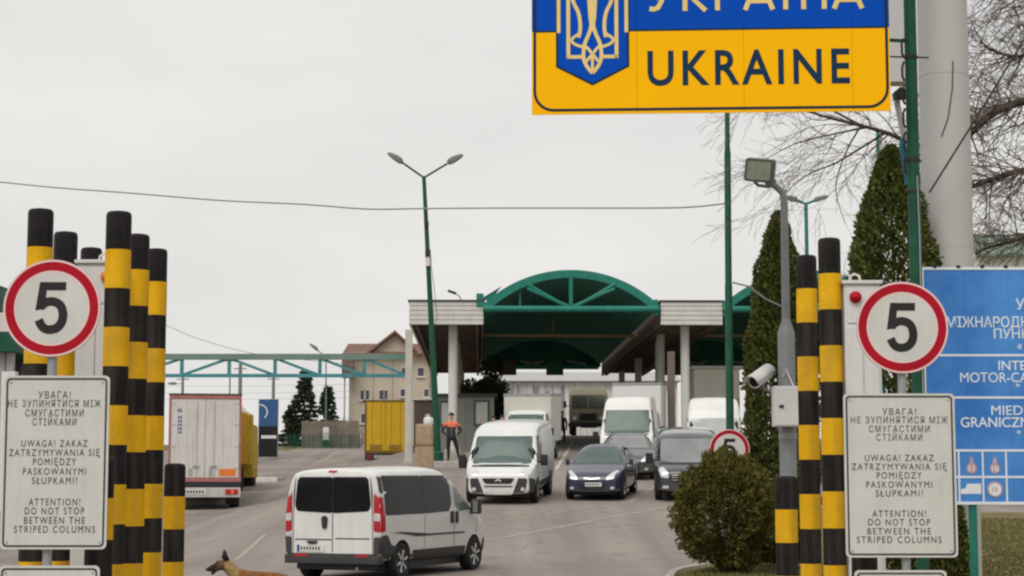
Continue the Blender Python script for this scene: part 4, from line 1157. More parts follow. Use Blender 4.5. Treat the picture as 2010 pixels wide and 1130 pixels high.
# ------------------------------------------------------------------ buildings
M_WALL = mat('house_beige_render', (.50, .43, .34), .85, var=.12, scale=.5, streak=.15)
M_ROOF = mat('clay_roof_tile', (.215, .125, .095), .8, var=.25, scale=2)
M_FRAME = mat('window_frame_white', (.62, .60, .56), .6)
M_PANE = mat('house_pane', (.06, .058, .075), .1, coat=.4, var=.4, scale=2)
HY = 150.0
hb = at(684, 880, HY); gz = ground_z(hb.x, HY) - .3
t = thing('house', 'beige three storey house with red tiled roof behind the gantry', 'house', (hb.x, HY, gz), R(0))
def hp(px, py): p = at(px, py, HY); return (p.x-hb.x, p.z-gz)
zE = hp(0, 690)[1]; x1 = hp(845, 0)[0]
xg0, xg1, pk = hp(738, 0)[0], hp(815, 0)[0], hp(776, 655)
MB().box(0, x1, 0, 9, 0, zE).build('wall', M_WALL, t)
MB().prism([(xg0, zE), (xg1, zE), (pk[0], pk[1])], -.02, 4.5).build('gable_wall', M_WALL, t)
th = .22
for s_, xe in ((-1, xg0-.55), (1, xg1+.55)):
    ze = zE-.35
    MB().prism([(xe, ze), (pk[0], pk[1]+.05), (pk[0], pk[1]+.05+th), (xe, ze+th)], -.6, 5).build('gable_roof', M_ROOF, t)
rw = 10; zr = hp(0, 668)[1]
nrow = 6
for i in range(nrow):
    z0, z1 = zE-.25 + (zr-zE+.25)*i/nrow, zE-.25 + (zr-zE+.25)*(i+1)/nrow
    y0, y1 = -.7+5.2*i/nrow, -.7+5.2*(i+1)/nrow
    MB().add([(-.5, y0, z0), (x1+.5, y0, z0), (x1+.5, y1+.2, z1), (-.5, y1+.2, z1), (-.5, y0, z0+.09), (x1+.5, y0, z0+.09), (x1+.5, y1+.2, z1+.09), (-.5, y1+.2, z1+.09)],
        [(0,1,2,3), (4,5,6,7), (0,1,5,4), (3,2,6,7), (0,3,7,4), (1,2,6,5)]).build('tile_course', M_ROOF, t)
MB().prism([(-.7, zE-.25), (9.7, zE-.25), (4.5, zr)], -.02, x1+.02, 'yz').build('attic', M_WALL, t)
MB().bar((-.3, -.62, zE-.4), (-.3, -.62, 0), .11).build('downpipe', M_STEEL, t)
MB().box(-.5, .5, -1.3, -.6, zE-2.2, zE-.6).build('eaves_box', M_SOFF, t, bevel=.05)
wins = [(712, 766, 784, 9), (720.5, 766, 784, 9), (749, 766, 784, 9), (757.5, 766, 784, 7), (791, 764, 778, 9), (837, 764, 778, 9), (714, 812, 830, 10), (793, 722, 734, 9), (826, 722, 738, 12)]
for px, pt_, pb_, w in wins:
    a, b = hp(px-w/2, pb_), hp(px+w/2, pt_)
    f = MB().ring([(a[0]-.05, a[1]-.05), (b[0]+.05, a[1]-.05), (b[0]+.05, b[1]+.05), (a[0]-.05, b[1]+.05)], [a, (b[0], a[1]), b, (a[0], b[1])], -.06, .02).build('window', M_FRAME, t)
    MB().box(a[0], b[0], -.015, -.005, a[1], b[1]).build('pane', M_PANE, f)
    MB().box(a[0]-.14, b[0]+.14, -.16, -.061, a[1]-.13, a[1]-.06).build('sill', M_FRAME, f)
for px in (739, 776): 
    a = hp(px, 0); MB().box(a[0]-.02, a[0]+.02, -.012, -.001, 0, zE-.3).build('wall_joint', M_SOFF, t)

# far fence of upright boards and a green mesh fence
FY = 139.0
a, b = at(592, 850, FY), at(704, 850, FY)
t = thing('board_fence', 'weathered grey brown board fence left of the house', 'fence', (a.x, FY, ground_z(a.x, FY)))
n = 24; wbd = (b.x-a.x)/n; rnd = random.Random(3); g0 = ground_z(a.x, FY)
M_BRD = mat('weathered_board', (.21, .175, .145), .9, var=.3, scale=1)
for i in range(n):
    x = i*wbd; hh = at(600, 826, FY).z - g0 + rnd.uniform(-.05, .05); gg = ground_z(a.x+x, FY)-g0
    MB().box(x+.008, x+wbd-.008, rnd.uniform(-.02, .02)-.02, .02, gg, hh).build('fence_board', M_BRD, t)
for z in (.5, 1.6): MB().box(0, b.x-a.x, .04, .09, z, z+.1).build('fence_rail', M_BRD, t)
a, b = at(560, 870, 136), at(705, 870, 136)
t = thing('mesh_fence', 'low green mesh fence along the far edge of the lorry yard', 'fence', (a.x, 136, ground_z(a.x, 136))); g0 = ground_z(a.x, 136)
n = 8
for i in range(n+1):
    x = (b.x-a.x)*i/n; MB().tube([(x, 0, -.2), (x, 0, 1.05)], .035, 6).build('fence_post', M_GREENP, t)
    if i < n:
        x2 = (b.x-a.x)*(i+1)/n; mb = MB()
        for k in range(6): mb.bar((x, 0, .1+k*.18), (x2, 0, .1+k*.18), .022)
        m2 = 9
        for k in range(1, m2): xx = x+(x2-x)*k/m2; mb.bar((xx, .0, .05), (xx, .0, 1.02), .022)
        mb.build('mesh_panel', M_GREENP, t)

# grey kiosk under the canopy, with framed windows
KKY = 86.0
a, b = at(853, 870, KKY), at(968, 870, KKY); gz = ground_z(a.x, KKY)
t = thing('grey_kiosk', 'grey clad kiosk with framed white windows under the left canopy slab', 'kiosk', (a.x, KKY+3.0, gz)); 
M_KIO = mat('kiosk_grey_cladding', (.22, .22, .205), .7, var=.15, scale=2, streak=.3)
h = at(0, 778, KKY+3).z-gz; W_ = b.x-a.x
n = 6
for i in range(n):
    MB().box(i*W_/n+.006, (i+1)*W_/n-.006, 0, .08, .15, h).build('wall_panel', M_KIO, t)
MB().box(0.001, W_-.001, .081, 3, .1, h-.01).build('wall', M_KIO, t)
MB().box(-.15, W_+.15, -.15, 3.1, h, h+.14).build('roof', M_GREYPL, t, bevel=.02)
MB().box(-.3, W_+.3, -.6, 3.2, -.5, .15).build('plinth', M_KERB, t, bevel=.02)
def kp_(px, py): p = at(px, py, KKY+3); return (p.x-a.x, p.z-gz)
for l, r, tp_, bt in ((934, 957, 789, 832), (866, 880, 790, 832)):
    p, q = kp_(l, bt), kp_(r, tp_)
    f = MB().ring([(p[0]-.1, p[1]-.1), (q[0]+.1, p[1]-.1), (q[0]+.1, q[1]+.1), (p[0]-.1, q[1]+.1)], [p, (q[0], p[1]), q, (p[0], q[1])], -.05, .03).build('window', mat('kiosk_frame_green', (.06, .10, .075), .6), t)
    MB().box(p[0], q[0], -.02, -.004, p[1], q[1]).build('blind', mat('kiosk_blind', (.46, .47, .42), .7), f)
# brown sheet hut next to it
a, b = at(812, 830, 92), at(850, 830, 92); gz = ground_z(a.x, 92)
t = thing('brown_hut', 'small brown sheet metal hut behind the leaning lamp post', 'hut', (a.x, 92, gz)); h = at(0, 785, 92).z-gz
for i in range(4): MB().box(i*(b.x-a.x)/4+.005, (i+1)*(b.x-a.x)/4-.005, 0, .05, 0, h).build('wall_sheet', mat('brown_sheet', (.115, .085, .075), .7, var=.2), t)
MB().box(0, b.x-a.x, .051, 2, 0, h-.02).build('wall', MATS['brown_sheet'], t)
MB().box(-.1, b.x-a.x+.1, -.1, 2.1, h, h+.1).build('roof', M_FRAME, t)
# sandstone coloured block with rounded top and white canister on it
p = at(833, 900, 66.5); gz = ground_z(p.x, 66.5)
t = thing('stone_barrier', 'rounded sand coloured stacked stone barrier beside the leaning lamp post', 'barrier', (p.x, 66.5, gz))
M_SAND = mat('sand_stone', (.36, .27, .175), .9, var=.25, scale=5, bump=.4, bscale=9)
h = at(0, 832, 66.5).z-gz; w = 36/55.0
zs = [-.05, h*.36, h*.72, h, h]; rnd = random.Random(2)
MB().box(-w/2, w/2, -.3, .3, -.05, h*.52).build('lower_stone', M_SAND, t, bevel=.04, seg=2, smooth=50)
MB().box(-w/2+.015, w/2-.01, -.29, .29, h*.52-.012, h).build('upper_stone', M_SAND, t, bevel=.15, seg=4, smooth=50)
cn = thing('white_canister', 'white canister standing on the stone barrier', 'canister', (p.x+.14, 66.5, gz+h-.004))
MB().lathe([(.17, 0), (.18, .03), (.18, .18), (.14, .24), (.05, .26), (.05, .30)], 16).build('canister_body', M_CAB, cn, smooth=40)
MB().tube([(-.1, 0, .22), (-.09, 0, .33), (.02, 0, .35), (.05, 0, .29)], .016, 6).build('handle', M_CAB, cn)
# low kerb wall under the kiosk
# white warehouse behind the canopy
WY = 152.0
a, b = at(975, 800, WY), at(1330, 800, WY); gz = ground_z(a.x, WY)-.4
t = thing('white_warehouse', 'white ribbed warehouse closing the view under the canopy', 'building', (a.x, WY, gz))
M_WH = mat('warehouse_white_sheet', (.62, .61, .60), .6, var=.12, scale=.8, streak=.45)
h = at(0, 748, WY).z-gz; W_ = b.x-a.x; n = 30
for i in range(n):
    MB().box(i*W_/n+.01, (i+1)*W_/n-.01, -.02 if i % 2 else .05, .12, 0, h).build('wall_sheet', M_WH, t)
MB().box(0, W_, .121, 12, 0, h-.01).build('wall', M_WH, t)
rf = MB(); rf.prism([(-.6, h), (12.6, h), (6, h+1.1)], -.3, W_+.3, 'yz'); rf.build('roof', mat('warehouse_roof', (.40, .40, .395), .6), t)
for i in range(20):
    x = .4+i*.62+rnd.uniform(-.2, .2); 
    MB().box(x, x+rnd.uniform(.06, .24), -.09, -.021, rnd.uniform(.8, 2.6), h-rnd.uniform(.1, 1.4)).build('wall_strip', mat('warehouse_strip_grey', (.24, .24, .245), .7, var=.4, scale=2), t)
# cream booth between the right lanes
a, b = at(1362, 760, 92), at(1452, 760, 92); gz = ground_z(a.x, 92)
t = thing('cream_booth', 'cream inspection booth behind the white vans at right', 'kiosk', (a.x, 92, gz)); h = at(0, 724, 92).z-gz; W_ = b.x-a.x
M_CRM = mat('booth_cream', (.74, .71, .63), .65, var=.1, scale=1)
MB().box(0, W_, 0, 2.6, .12, h).build('wall', M_CRM, t, bevel=.02)
MB().box(-.15, W_+.15, -.2, 2.8, h, h+.15).build('roof', M_FASC, t, bevel=.02)
MB().box(-.2, W_+.2, -.5, 3, -.4, .12).build('plinth', M_KERB, t)
MB().box(.2, W_-.2, -.03, -.003, 1.1, 2.2).build('window', M_PANE, t)
MB().box(0.02, W_-.02, -.05, -.003, 2.45, 2.9).build('ochre_band', mat('ochre_band', (.45, .33, .16), .7), t)
# brown support post and sign stand in the lane divide
p = at(1318, 800, 82); gz = ground_z(p.x, 82)
t = thing('brown_post', 'brown steel post standing between the canopy lanes', 'post', (p.x, 82, gz)); MB().box(-.16, .16, -.16, .16, -.1, at(0, 690, 82).z-gz).build('shaft', mat('brown_steel', (.16, .125, .105), .7, var=.2), t, bevel=.02)
MB().box(-.3, .3, -.3, .3, -.2, .2).build('footing', M_KERB, t)

# green and white pavilion at the far left
LY = 62.0
a = at(-120, 700, LY); gz = ground_z(a.x, LY)
t = thing('green_pavilion', 'green and white striped pavilion edge at the left border behind the round sign', 'building', (a.x, LY, gz))
def lp_(px, py): p = at(px, py, LY); return (p.x-a.x, p.z-gz)
xe = lp_(46, 0)[0]
for y0, y1, m in ((560, 612, M_GREENP), (613, 651, M_FASC), (652, 690, M_GREENP)):
    MB().box(0, xe-(.5 if y0 == 560 else 0), 0, 5, lp_(0, y1)[1]+.003, lp_(0, y0)[1]-.003).build('fascia_band', m, t, bevel=.02)
for px in (17, 33, -60):
    x = lp_(px, 0)[0]; MB().box(x-.12, x+.12, .4, .64, -.1, lp_(0, 690)[1]).build('column', mat('pavilion_column', (.34, .31, .30), .7), t)
MB().box(0, xe-.2, 4, 4.2, -.1, lp_(0, 690)[1]).build('rear_wall', M_PANE, t)
MB().box(-.2, xe+.3, -.2, 5.2, -.4, .1).build('floor_slab', M_KERB, t)
MB().box(lp_(26, 0)[0], lp_(52, 0)[0], -.1, .3, .1, lp_(0, 729)[1]).build('white_counter', M_CAB, t)
# green roofed hall at the right edge behind the tree
a = at(1914, 520, 90); gz = ground_z(a.x, 90)
t = thing('green_hall', 'pale hall with green sheet roof behind the bare tree at the right edge', 'building', (a.x, 90, gz))
z1 = at(0, 500, 90).z-gz; z2 = at(0, 440, 90).z-gz
MB().box(0, 14, 0, 9, -.2, z1).build('wall', M_CRM, t)
for i in range(14):
    MB().add([(i, -.5, z1-.1), (i+.97, -.5, z1-.1), (i+.97, 4.5, z2), (i, 4.5, z2), (i, -.5, z1+.0), (i+.97, -.5, z1), (i+.97, 4.5, z2+.1), (i, 4.5, z2+.1)],
        [(0,1,2,3), (4,5,6,7), (0,1,5,4), (3,2,6,7), (0,3,7,4), (1,2,6,5)]).build('roof_sheet', mat('pale_green_roof', (.17, .23, .17), .6, var=.2), t)
for x in (1.5, 5, 9): MB().box(x, x+1.6, -.03, -.003, 1.2, 2.6).build('window', M_PANE, t)

# advert panel with dark lower half
p = at(537, 900, 119.0); gz = ground_z(p.x, 119)
t = thing('advert_panel', 'tall blue and black advertising panel with white ring beside the lorries', 'sign', (p.x, 119, gz), R(-2))
def ap(px, py): q = at(px, py, 119); return (q.x-p.x, q.z-gz)
l, r = ap(519, 0)[0], ap(557, 0)[0]; zt3, zb3, zm3 = ap(0, 783)[1], ap(0, 897)[1], ap(0, 836)[1]
MB().box(l, r, 0, .14, zb3, zt3).build('casing', M_STEEL, t, bevel=.02)
MB().box(l+.03, r-.03, -.02, -.002, zm3+.01, zt3-.03).build('blue_face', mat('advert_blue', (.035, .10, .24), .35, var=.2), t)
MB().box(l+.03, r-.03, -.02, -.002, zb3+.03, zm3-.01).build('black_face', mat('advert_black', (.012, .014, .018), .3, var=.3), t)
arcp = [(l+.10+.47*math.cos(R(q)), zt3-.84+.47*math.sin(R(q))) for q in range(-50, 95, 12)]
MB().ribbon(arcp, [.02+.008*i for i in range(len(arcp))][::-1] if False else .08, -.026, -.0205).build('white_ring', M_CAB, t)
MB().box(l+.2, r-.1, -.026, -.0205, zm3-.80, zm3-.60).build('white_strip', M_CAB, t)
for x in (l+.1, r-.1): MB().tube([(x, .07, -.1), (x, .07, max(.02, zb3))], .035, 8).build('leg', M_STEEL, t)
# ------------------------------------------------------------------ vehicles
def wheel_mesh(r, w):
    ty = MB(); ty.lathe([(r*.60, w*.42), (r*.80, w*.5), (r*.94, w*.5), (r, w*.36), (r, -w*.36), (r*.94, -w*.5), (r*.8, -w*.5), (r*.60, -w*.42)], 28, 'x')
    return ty
def add_wheel(t, x, y, r, w, spokes, rim_mat=None, z=None):
    s = 1 if x > 0 else -1
    ty = wheel_mesh(r, w).build('wheel', M_TYRE, t, loc=(x, y, r if z is None else z), smooth=35)
    mb = MB()
    mb.lathe([(r*.64, w*.30*s), (r*.66, w*.44*s), (r*.60, w*.42*s), (r*.58, w*.25*s)], 24, 'x')
    mb.lathe([(.0001, w*.40*s), (r*.13, w*.40*s), (r*.16, w*.30*s)], 12, 'x')
    for k in range(spokes):
        a = 2*math.pi*k/spokes + .3; d = Vector((0, math.cos(a), math.sin(a)))
        mb.bar(d*r*.12 + Vector((w*.33*s, 0, 0)), d*r*.61 + Vector((w*.38*s, 0, 0)), r*.17, r*.10)
    mb.build('rim', rim_mat or M_RIM, ty, smooth=35)
    MB().lathe([(.0001, w*.12*s), (r*.58, w*.12*s)], 20, 'x').build('brake_disc', M_DARK, ty)
    return ty
def apply_mesh(o):
    bpy.context.view_layer.update()
    dg = bpy.context.evaluated_depsgraph_get(); return bpy.data.meshes.new_from_object(o.evaluated_get(dg))
class Car:
    def __init__(s, name, label, cat, loc, heading, paint, Lg, zt, zs, hw, belt, tumble, shoulder=0.0, pitch=0.0, group=None, stations=None, levels=2, wheels=(), edge=.10, crown=.03):
        s.t = thing(name, label, cat, loc, 0, group); s.t.rotation_mode = 'XYZ'
        s.t.rotation_euler = (pitch, 0, heading)
        s.L = Lg; fz, fs, fw, fb = lin(zt), lin(zs), lin(hw), lin(belt)
        st = sorted(set(stations or [a for a, b in zt] + [a for a, b in hw] + [.02, Lg-.02, Lg-.1] + [Lg*k/9 for k in range(2, 8)]))
        rings = []
        for df in st:
            T, Sx, w = fz(df), fs(df), fw(df); b = min(fb(df), T-.08); h = T-b
            k = min(1, h/.45)
            pts = [(0, Sx), (w*.88, Sx), (w*.965, Sx+.05), (w*.995, Sx+.30*(b-Sx)), (w, b-.06), (w-shoulder*k-.004, b+.02*k),
                   (w-shoulder*k-tumble*h*.5, b+h*.5), (w-shoulder*k-tumble*h*.9-.02*k, T-.10*k-.03), (w-shoulder*k-tumble*h-edge*k-.02, T-crown*k-.006), (w*.4, T-.004), (0, T)]
            rings.append((Lg/2-df, pts))
        v, f = [], []; n = len(rings[0][1]); m = 2*n-2
        for y, pts in rings:
            v += [(x, y, z) for x, z in pts] + [(-x, y, z) for x, z in pts[-2:0:-1]]
        for i in range(len(rings)-1):
            for j in range(m): f.append((i*m+j, i*m+(j+1) % m, (i+1)*m+(j+1) % m, (i+1)*m+j))
        for base in (0, (len(rings)-1)*m):
            for j in range(n-1):
                a, b_ = base+j, base+j+1; c, d = base+((m-j-1) % m), base+((m-j) % m)
                fc = [a, b_, c, d]; fc = list(dict.fromkeys(fc))
                if len(fc) >= 3: f.append(tuple(fc))
        o = MB().add(v, f).build('body', None, None)
        sb = o.modifiers.new('s', 'SUBSURF'); sb.levels = sb.render_levels = levels
        cut = []
        for (wx, wy, wr) in wheels:
            for sd_ in (-1, 1):
                c = MB().lathe([(wr+.055, (wx-.30)*sd_), (wr+.055, (wx+.5)*sd_)], 32, 'x', (0, wy, wr-.01)).build('cut', None)
                bo = o.modifiers.new('b', 'BOOLEAN'); bo.operation = 'DIFFERENCE'; bo.object = c; bo.solver = 'EXACT'; cut.append(c)
        me = apply_mesh(o); me.name = 'body'
        for c in cut + [o]: bpy.data.objects.remove(c, do_unlink=True)
        me.materials.clear(); me.materials.append(paint); me.materials.append(M_DARK)
        for p in me.polygons:
            c = p.center; p.use_smooth = True
            for (wx, wy, wr) in wheels:
                if abs(c.x) > wx-.33 and math.hypot(c.y-wy, c.z-(wr-.01)) < wr+.0553: p.material_index = 1; p.use_smooth = False
        try: me.set_sharp_from_angle(angle=R(50))
        except Exception: pass
        s.body = mesh_obj('body', me, None, s.t)
        s.bvh = BVHTree.FromPolygons([v.co for v in me.vertices], [tuple(p.vertices) for p in me.polygons])
    def hit(s, a, b, ax):
        if ax[0] == 'x':
            sg_ = 1 if ax[1] == '+' else -1; o, d = Vector((3*sg_, a, b)), Vector((-sg_, 0, 0))
        elif ax[0] == 'y':
            sg_ = 1 if ax[1] == '+' else -1; o, d = Vector((a, 9*sg_, b)), Vector((0, -sg_, 0))
        else: o, d = Vector((a, b, 6)), Vector((0, 0, -1))
        h = s.bvh.ray_cast(o, d)
        return (h[0], h[1], d) if h[0] is not None else None
    def patch(s, name, pts, ax, m, off=.006, parent=None, rnd=.04, skirt=.012, label=None, maxlen=.12):
        pts = roundpoly(pts, rnd) if rnd else list(pts)
        out_ = []
        for i in range(len(pts)):
            a, b = pts[i], pts[(i+1) % len(pts)]; k = max(1, int(math.dist(a, b)/maxlen))
            out_ += [(a[0]+(b[0]-a[0])*j/k, a[1]+(b[1]-a[1])*j/k) for j in range(k)]
        c = (sum(p[0] for p in out_)/len(out_), sum(p[1] for p in out_)/len(out_))
        rings = [.0, .3, .6, .85, 1.0]; v = []; n = len(out_); last = None
        for rr in rings[1:]:
            for p in out_:
                h = s.hit(c[0]+(p[0]-c[0])*rr, c[1]+(p[1]-c[1])*rr, ax)
                if h is None:
                    v.append(last[0] if last else Vector((0, 0, 0))); continue
                nrm = h[1] if h[1].dot(-h[2]) > 0 else -h[1]
                nrm = (nrm*.5 - h[2]*.5).normalized(); last = (h[0]+nrm*off, nrm); v.append(last[0])
                if rr == 1.0: pass
        h = s.hit(c[0], c[1], ax); cv = len(v); v.append((h[0] - h[2]*off) if h else v[0])
        f = [(cv, i, (i+1) % n) for i in range(n)]
        for q in range(len(rings)-2):
            for i in range(n): f.append((q*n+i, q*n+(i+1) % n, (q+1)*n+(i+1) % n, (q+1)*n+i))
        base = (len(rings)-2)*n; sk = len(v)
        dvec = s.hit(c[0], c[1], ax); dv = dvec[2] if dvec else Vector((0, 0, -1))
        for i in range(n): v.append(v[base+i] + dv*skirt)
        for i in range(n): f.append((base+i, base+(i+1) % n, sk+(i+1) % n, sk+i))
        o = MB().add(v, f).build(name, m, parent or s.t, smooth=40, label=label)
        return o
    def both(s, name, pts, m, **k):
        return [s.patch(name, pts, 'x+', m, **k), s.patch(name, pts, 'x-', m, **k)]
    def pair(s, name, pts, ax, m, **k):
        return [s.patch(name, pts, ax, m, **k), s.patch(name, [(-a, b) for a, b in pts], ax, m, **k)]
def rect(a0, a1, b0, b1): return [(a0, b0), (a1, b0), (a1, b1), (a0, b1)]
def mirror(car, x, y, z, m, s=1.0, arm=.12):
    for sd_ in (-1, 1):
        o = MB().box(-.06*s, .13*s, -.07*s, .06*s, -.14*s, .14*s)
        o.v = [((a if sd_ > 0 else -a) + sd_*x + sd_*arm*.5, b+y, c+z) for a, b, c in o.v]
        mo = o.build('wing_mirror', m, car.t, bevel=.035*s, smooth=40)
        g_ = MB().box(.0, .10*s, -.078*s, -.071*s, -.11*s, .11*s); g_.v = [((a if sd_ > 0 else -a) + sd_*x + sd_*arm*.5, b+y, c+z) for a, b, c in g_.v]
        g_.build('mirror_glass', M_GLASSG, mo)
        MB().bar((sd_*(x-.06), y, z-.05), (sd_*(x+arm*.5), y, z-.05), .05*s).build('mirror_arm', M_DARK, mo)
def plate(car, ax, cx, cz, w=.52, h=.11, marks=7):
    p = car.patch('number_plate', rect(cx-w/2, cx+w/2, cz-h/2, cz+h/2), ax, M_PLATE, off=.016, rnd=.01, skirt=.03)
    sgn = 1 if ax[1] == '+' else -1
    b0 = cx+w/2*sgn
    car.patch('plate_band', rect(min(b0, b0-sgn*.05), max(b0, b0-sgn*.05), cz-h/2, cz+h/2), ax, mat('plate_blue', (.02, .06, .25), .5), off=.018, rnd=.004, parent=p)
    for k in range(marks):
        xk = cx - w*.36 + k*w*.75/marks; car.patch('plate_mark', rect(xk, xk+w*.055, cz-h*.25, cz+h*.25), ax, M_DARK, off=.0185, rnd=0, parent=p)
    return p
PW = lambda n, c, **k: mat(n, c, .34, coat=.4, var=.08, scale=1.6, streak=.10, **k)
M_WPAINT = PW('van_white_paint', (.66, .67, .65))
M_WPAINT2 = PW('van_white_paint_warm', (.70, .70, .675))
M_SILV = mat('silver_trim', (.40, .41, .42), .4, .3)
def slope_pitch(x, y, hx, hy, Lh):
    a = ground_z(x+hx*Lh, y+hy*Lh); b = ground_z(x-hx*Lh, y-hy*Lh); return math.atan2(a-b, 2*Lh)
def stand(px, Y, heading, half):
    """ground position and pitch for a vehicle centred on a photo column at distance Y"""
    x = at(px, 940, Y).x; hx, hy = -math.sin(heading), math.cos(heading)
    pz = (ground_z(x+hx*half, Y+hy*half) + ground_z(x-hx*half, Y-hy*half))/2
    return (x, Y, pz+.012), slope_pitch(x, Y, hx, hy, half)

# --- white passenger van driving away (rear and right side in view)
hd = R(-23.0); Lg = 4.78
rc = at(653, 1020, 32.0); hx, hy = -math.sin(hd), math.cos(hd)
cx_, cy_ = rc.x + hx*Lg/2, 32.0 + hy*Lg/2
V = Car('white_van', 'white passenger van with dark tinted windows turning right in the foreground', 'van',
  (cx_, cy_, (ground_z(cx_+hx*1.55, cy_+hy*1.55)+ground_z(cx_-hx*1.55, cy_-hy*1.55))/2 - .02), hd, M_WPAINT, Lg,
  zt=[(0, .72), (.06, .86), (.35, 1.02), (.85, 1.18), (1.05, 1.30), (1.75, 1.83), (2.1, 1.955), (2.5, 1.985), (3.2, 1.965), (4.5, 1.945), (4.70, 1.925), (4.76, 1.89), (4.78, 1.82)],
  zs=[(0, .32), (.5, .28), (4.3, .30), (4.78, .36)],
  hw=[(0, .66), (.05, .76), (.3, .88), (.8, .94), (1.6, .95), (4.4, .95), (4.70, .945), (4.765, .93), (4.78, .91)],
  belt=[(0, .7), (1.0, 1.12), (4.78, 1.16)], tumble=.13, wheels=((.93, 1.52, .325), (.93, -1.58, .325)), pitch=slope_pitch(cx_, cy_, hx, hy, 1.5), edge=.07)
HL = Lg/2
for x in (-.80, .80):
    for y in (1.52, -1.58): add_wheel(V.t, x+(.045 if x > 0 else -.045), y, .325, .22, 6)
# rear doors
for s_ in (-1, 1):
    V.patch('rear_window', [(s_*.006, 1.165), (s_*.70, 1.20), (s_*.745, 1.30), (s_*.695, 1.74), (s_*.65, 1.79), (s_*.006, 1.79)], 'y-', M_GLASSD, rnd=.045)
V.patch('door_gap', rect(-.007, .007, .50, 1.86), 'y-', M_DARK, rnd=0, off=.004)
V.patch('door_gap', rect(-.80, .80, .455, .475), 'y-', M_DARK, rnd=0, off=.004)
for s_ in (-1, 1): V.patch('door_gap', [(s_*.775, .48), (s_*.787, .48), (s_*.775, 1.5), (s_*.74, 1.78), (s_*.728, 1.78), (s_*.763, 1.5)], 'y-', M_DARK, rnd=0, off=.0035)
V.patch('door_crease', rect(-.74, -.02, .70, .722), 'y-', M_GREYPL, rnd=0, off=.003); V.patch('door_crease', rect(.06, .72, .72, .742), 'y-', M_GREYPL, rnd=0, off=.003)
V.patch('door_handle', [(-.19, .90), (-.11, .90), (-.09, 1.08), (-.12, 1.12), (-.18, 1.12), (-.21, 1.08)], 'y-', M_DARK, off=.03, skirt=.04)
V.patch('plate_lamp', [(-.50, .69), (-.28, .69), (-.32, .64), (-.46, .64)], 'y-', M_DARK, off=.035, skirt=.05)
plate(V, 'y-', -.42, .56, .54, .12)
V.patch('brake_lamp', rect(-.09, .07, 1.865, 1.90), 'y-', M_RED, off=.008, rnd=.01)
for s_ in (-1, 1):
    lamp = V.patch('tail_lamp', [(s_*.80, .86), (s_*.925, .84), (s_*.92, 1.42), (s_*.80, 1.50)], 'y-', M_RED, off=.012, rnd=.03)
    V.patch('reversing_lens', [(s_*.81, 1.04), (s_*.92, 1.03), (s_*.92, 1.16), (s_*.81, 1.17)], 'y-', M_LAMPW, off=.018, rnd=.02, parent=lamp)
    V.patch('lamp_cap', [(s_*.80, 1.515), (s_*.905, 1.44), (s_*.90, 1.53), (s_*.80, 1.58)], 'y-', M_LAMPW, off=.01, rnd=.01)
    V.patch('lamp_cap', [(s_*.80, .79), (s_*.925, .77), (s_*.925, .825), (s_*.80, .845)], 'y-', M_LAMPW, off=.01, rnd=.01)
    V.patch('rear_bumper_corner', [(s_*.805, .30), (s_*.94, .34), (s_*.94, .76), (s_*.805, .76)], 'y-', M_GREYPL, off=.02, rnd=.03, skirt=.05)
    V.patch('reflector', rect(min(s_*.47, s_*.72), max(s_*.47, s_*.72), .425, .465), 'y-', M_RED, off=.06, rnd=.01, skirt=.08)
bx = 'x+' 
for ax in ('x+', 'x-'):
    V.patch('tail_lamp_side', [(-HL+.02, .84), (-HL+.16, .86), (-HL+.13, 1.44), (-HL+.02, 1.44)], ax, M_RED, off=.010, rnd=.03)
    V.patch('corner_pillar', [(-HL+.035, 1.52), (-HL+.13, 1.50), (-HL+.16, 1.78), (-HL+.06, 1.80)], ax, M_GREYPL, off=.012, rnd=.02)
    V.patch('rear_bumper_side', [(-HL+.02, .30), (-1.58-.42, .30), (-1.58-.40, .48), (-HL+.35, .66), (-HL+.22, .80), (-HL+.02, .78)], ax, M_GREYPL, off=.014, rnd=.05, skirt=.03)
    w1 = V.patch('side_window', [(-HL+.17, 1.13), (-.68, 1.13), (-.68, 1.81), (-HL+.19, 1.81)], ax, M_GLASSD, rnd=.05)
    w2 = V.patch('side_window', [(-.672, 1.13), (.36, 1.15), (.50, 1.30), (.52, 1.81), (-.672, 1.81)], ax, M_GLASSD, rnd=.06)
    V.patch('front_door_window', [(.64, 1.24), (.80, 1.14), (1.56, 1.19), (1.10, 1.70), (.80, 1.83), (.66, 1.83)], ax, M_GLASSG if False else M_GLASS, rnd=.06)
    V.patch('door_gap', rect(.575, .590, .34, 1.86), ax, M_DARK, rnd=0, off=.004)
    V.patch('door_gap', rect(-.685, -.675, .34, 1.14), ax, M_DARK, rnd=0, off=.004)
    V.patch('door_gap', [(1.50, .40), (1.515, .40), (1.70, 1.1), (1.685, 1.1)], ax, M_DARK, rnd=0, off=.004)
    for y in (.46, .68): V.patch('door_handle', rect(y-.045, y+.045, .93, 1.15), ax, M_DARK, off=.03, rnd=.035, skirt=.04)
    V.patch('side_moulding', [(-1.95, .83), (-1.5, .79), (-1.0, .735), (1.05, .735), (1.05, .765), (-1.0, .765), (-1.55, .83)], ax, M_GREYPL, off=.008, rnd=.005)
    V.patch('sill_cladding', [(-1.14, .32), (1.10, .32), (1.10, .50), (-1.14, .50)], ax, M_GREYPL, off=.012, rnd=.02, skirt=.03)
    V.patch('front_bumper_side', [(1.93, .33), (HL-.12, .36), (HL-.12, .66), (1.99, .60)], ax, M_GREYPL, off=.01, rnd=.04)
o = MB(); o.prism(roundpoly([(-.93, -HL-.055), (.93, -HL-.055), (.955, -HL+.12), (-.955, -HL+.12)], .06), .30, .455, 'xy'); o.build('rear_bumper', M_GREYPL, V.t, bevel=.03, smooth=40)
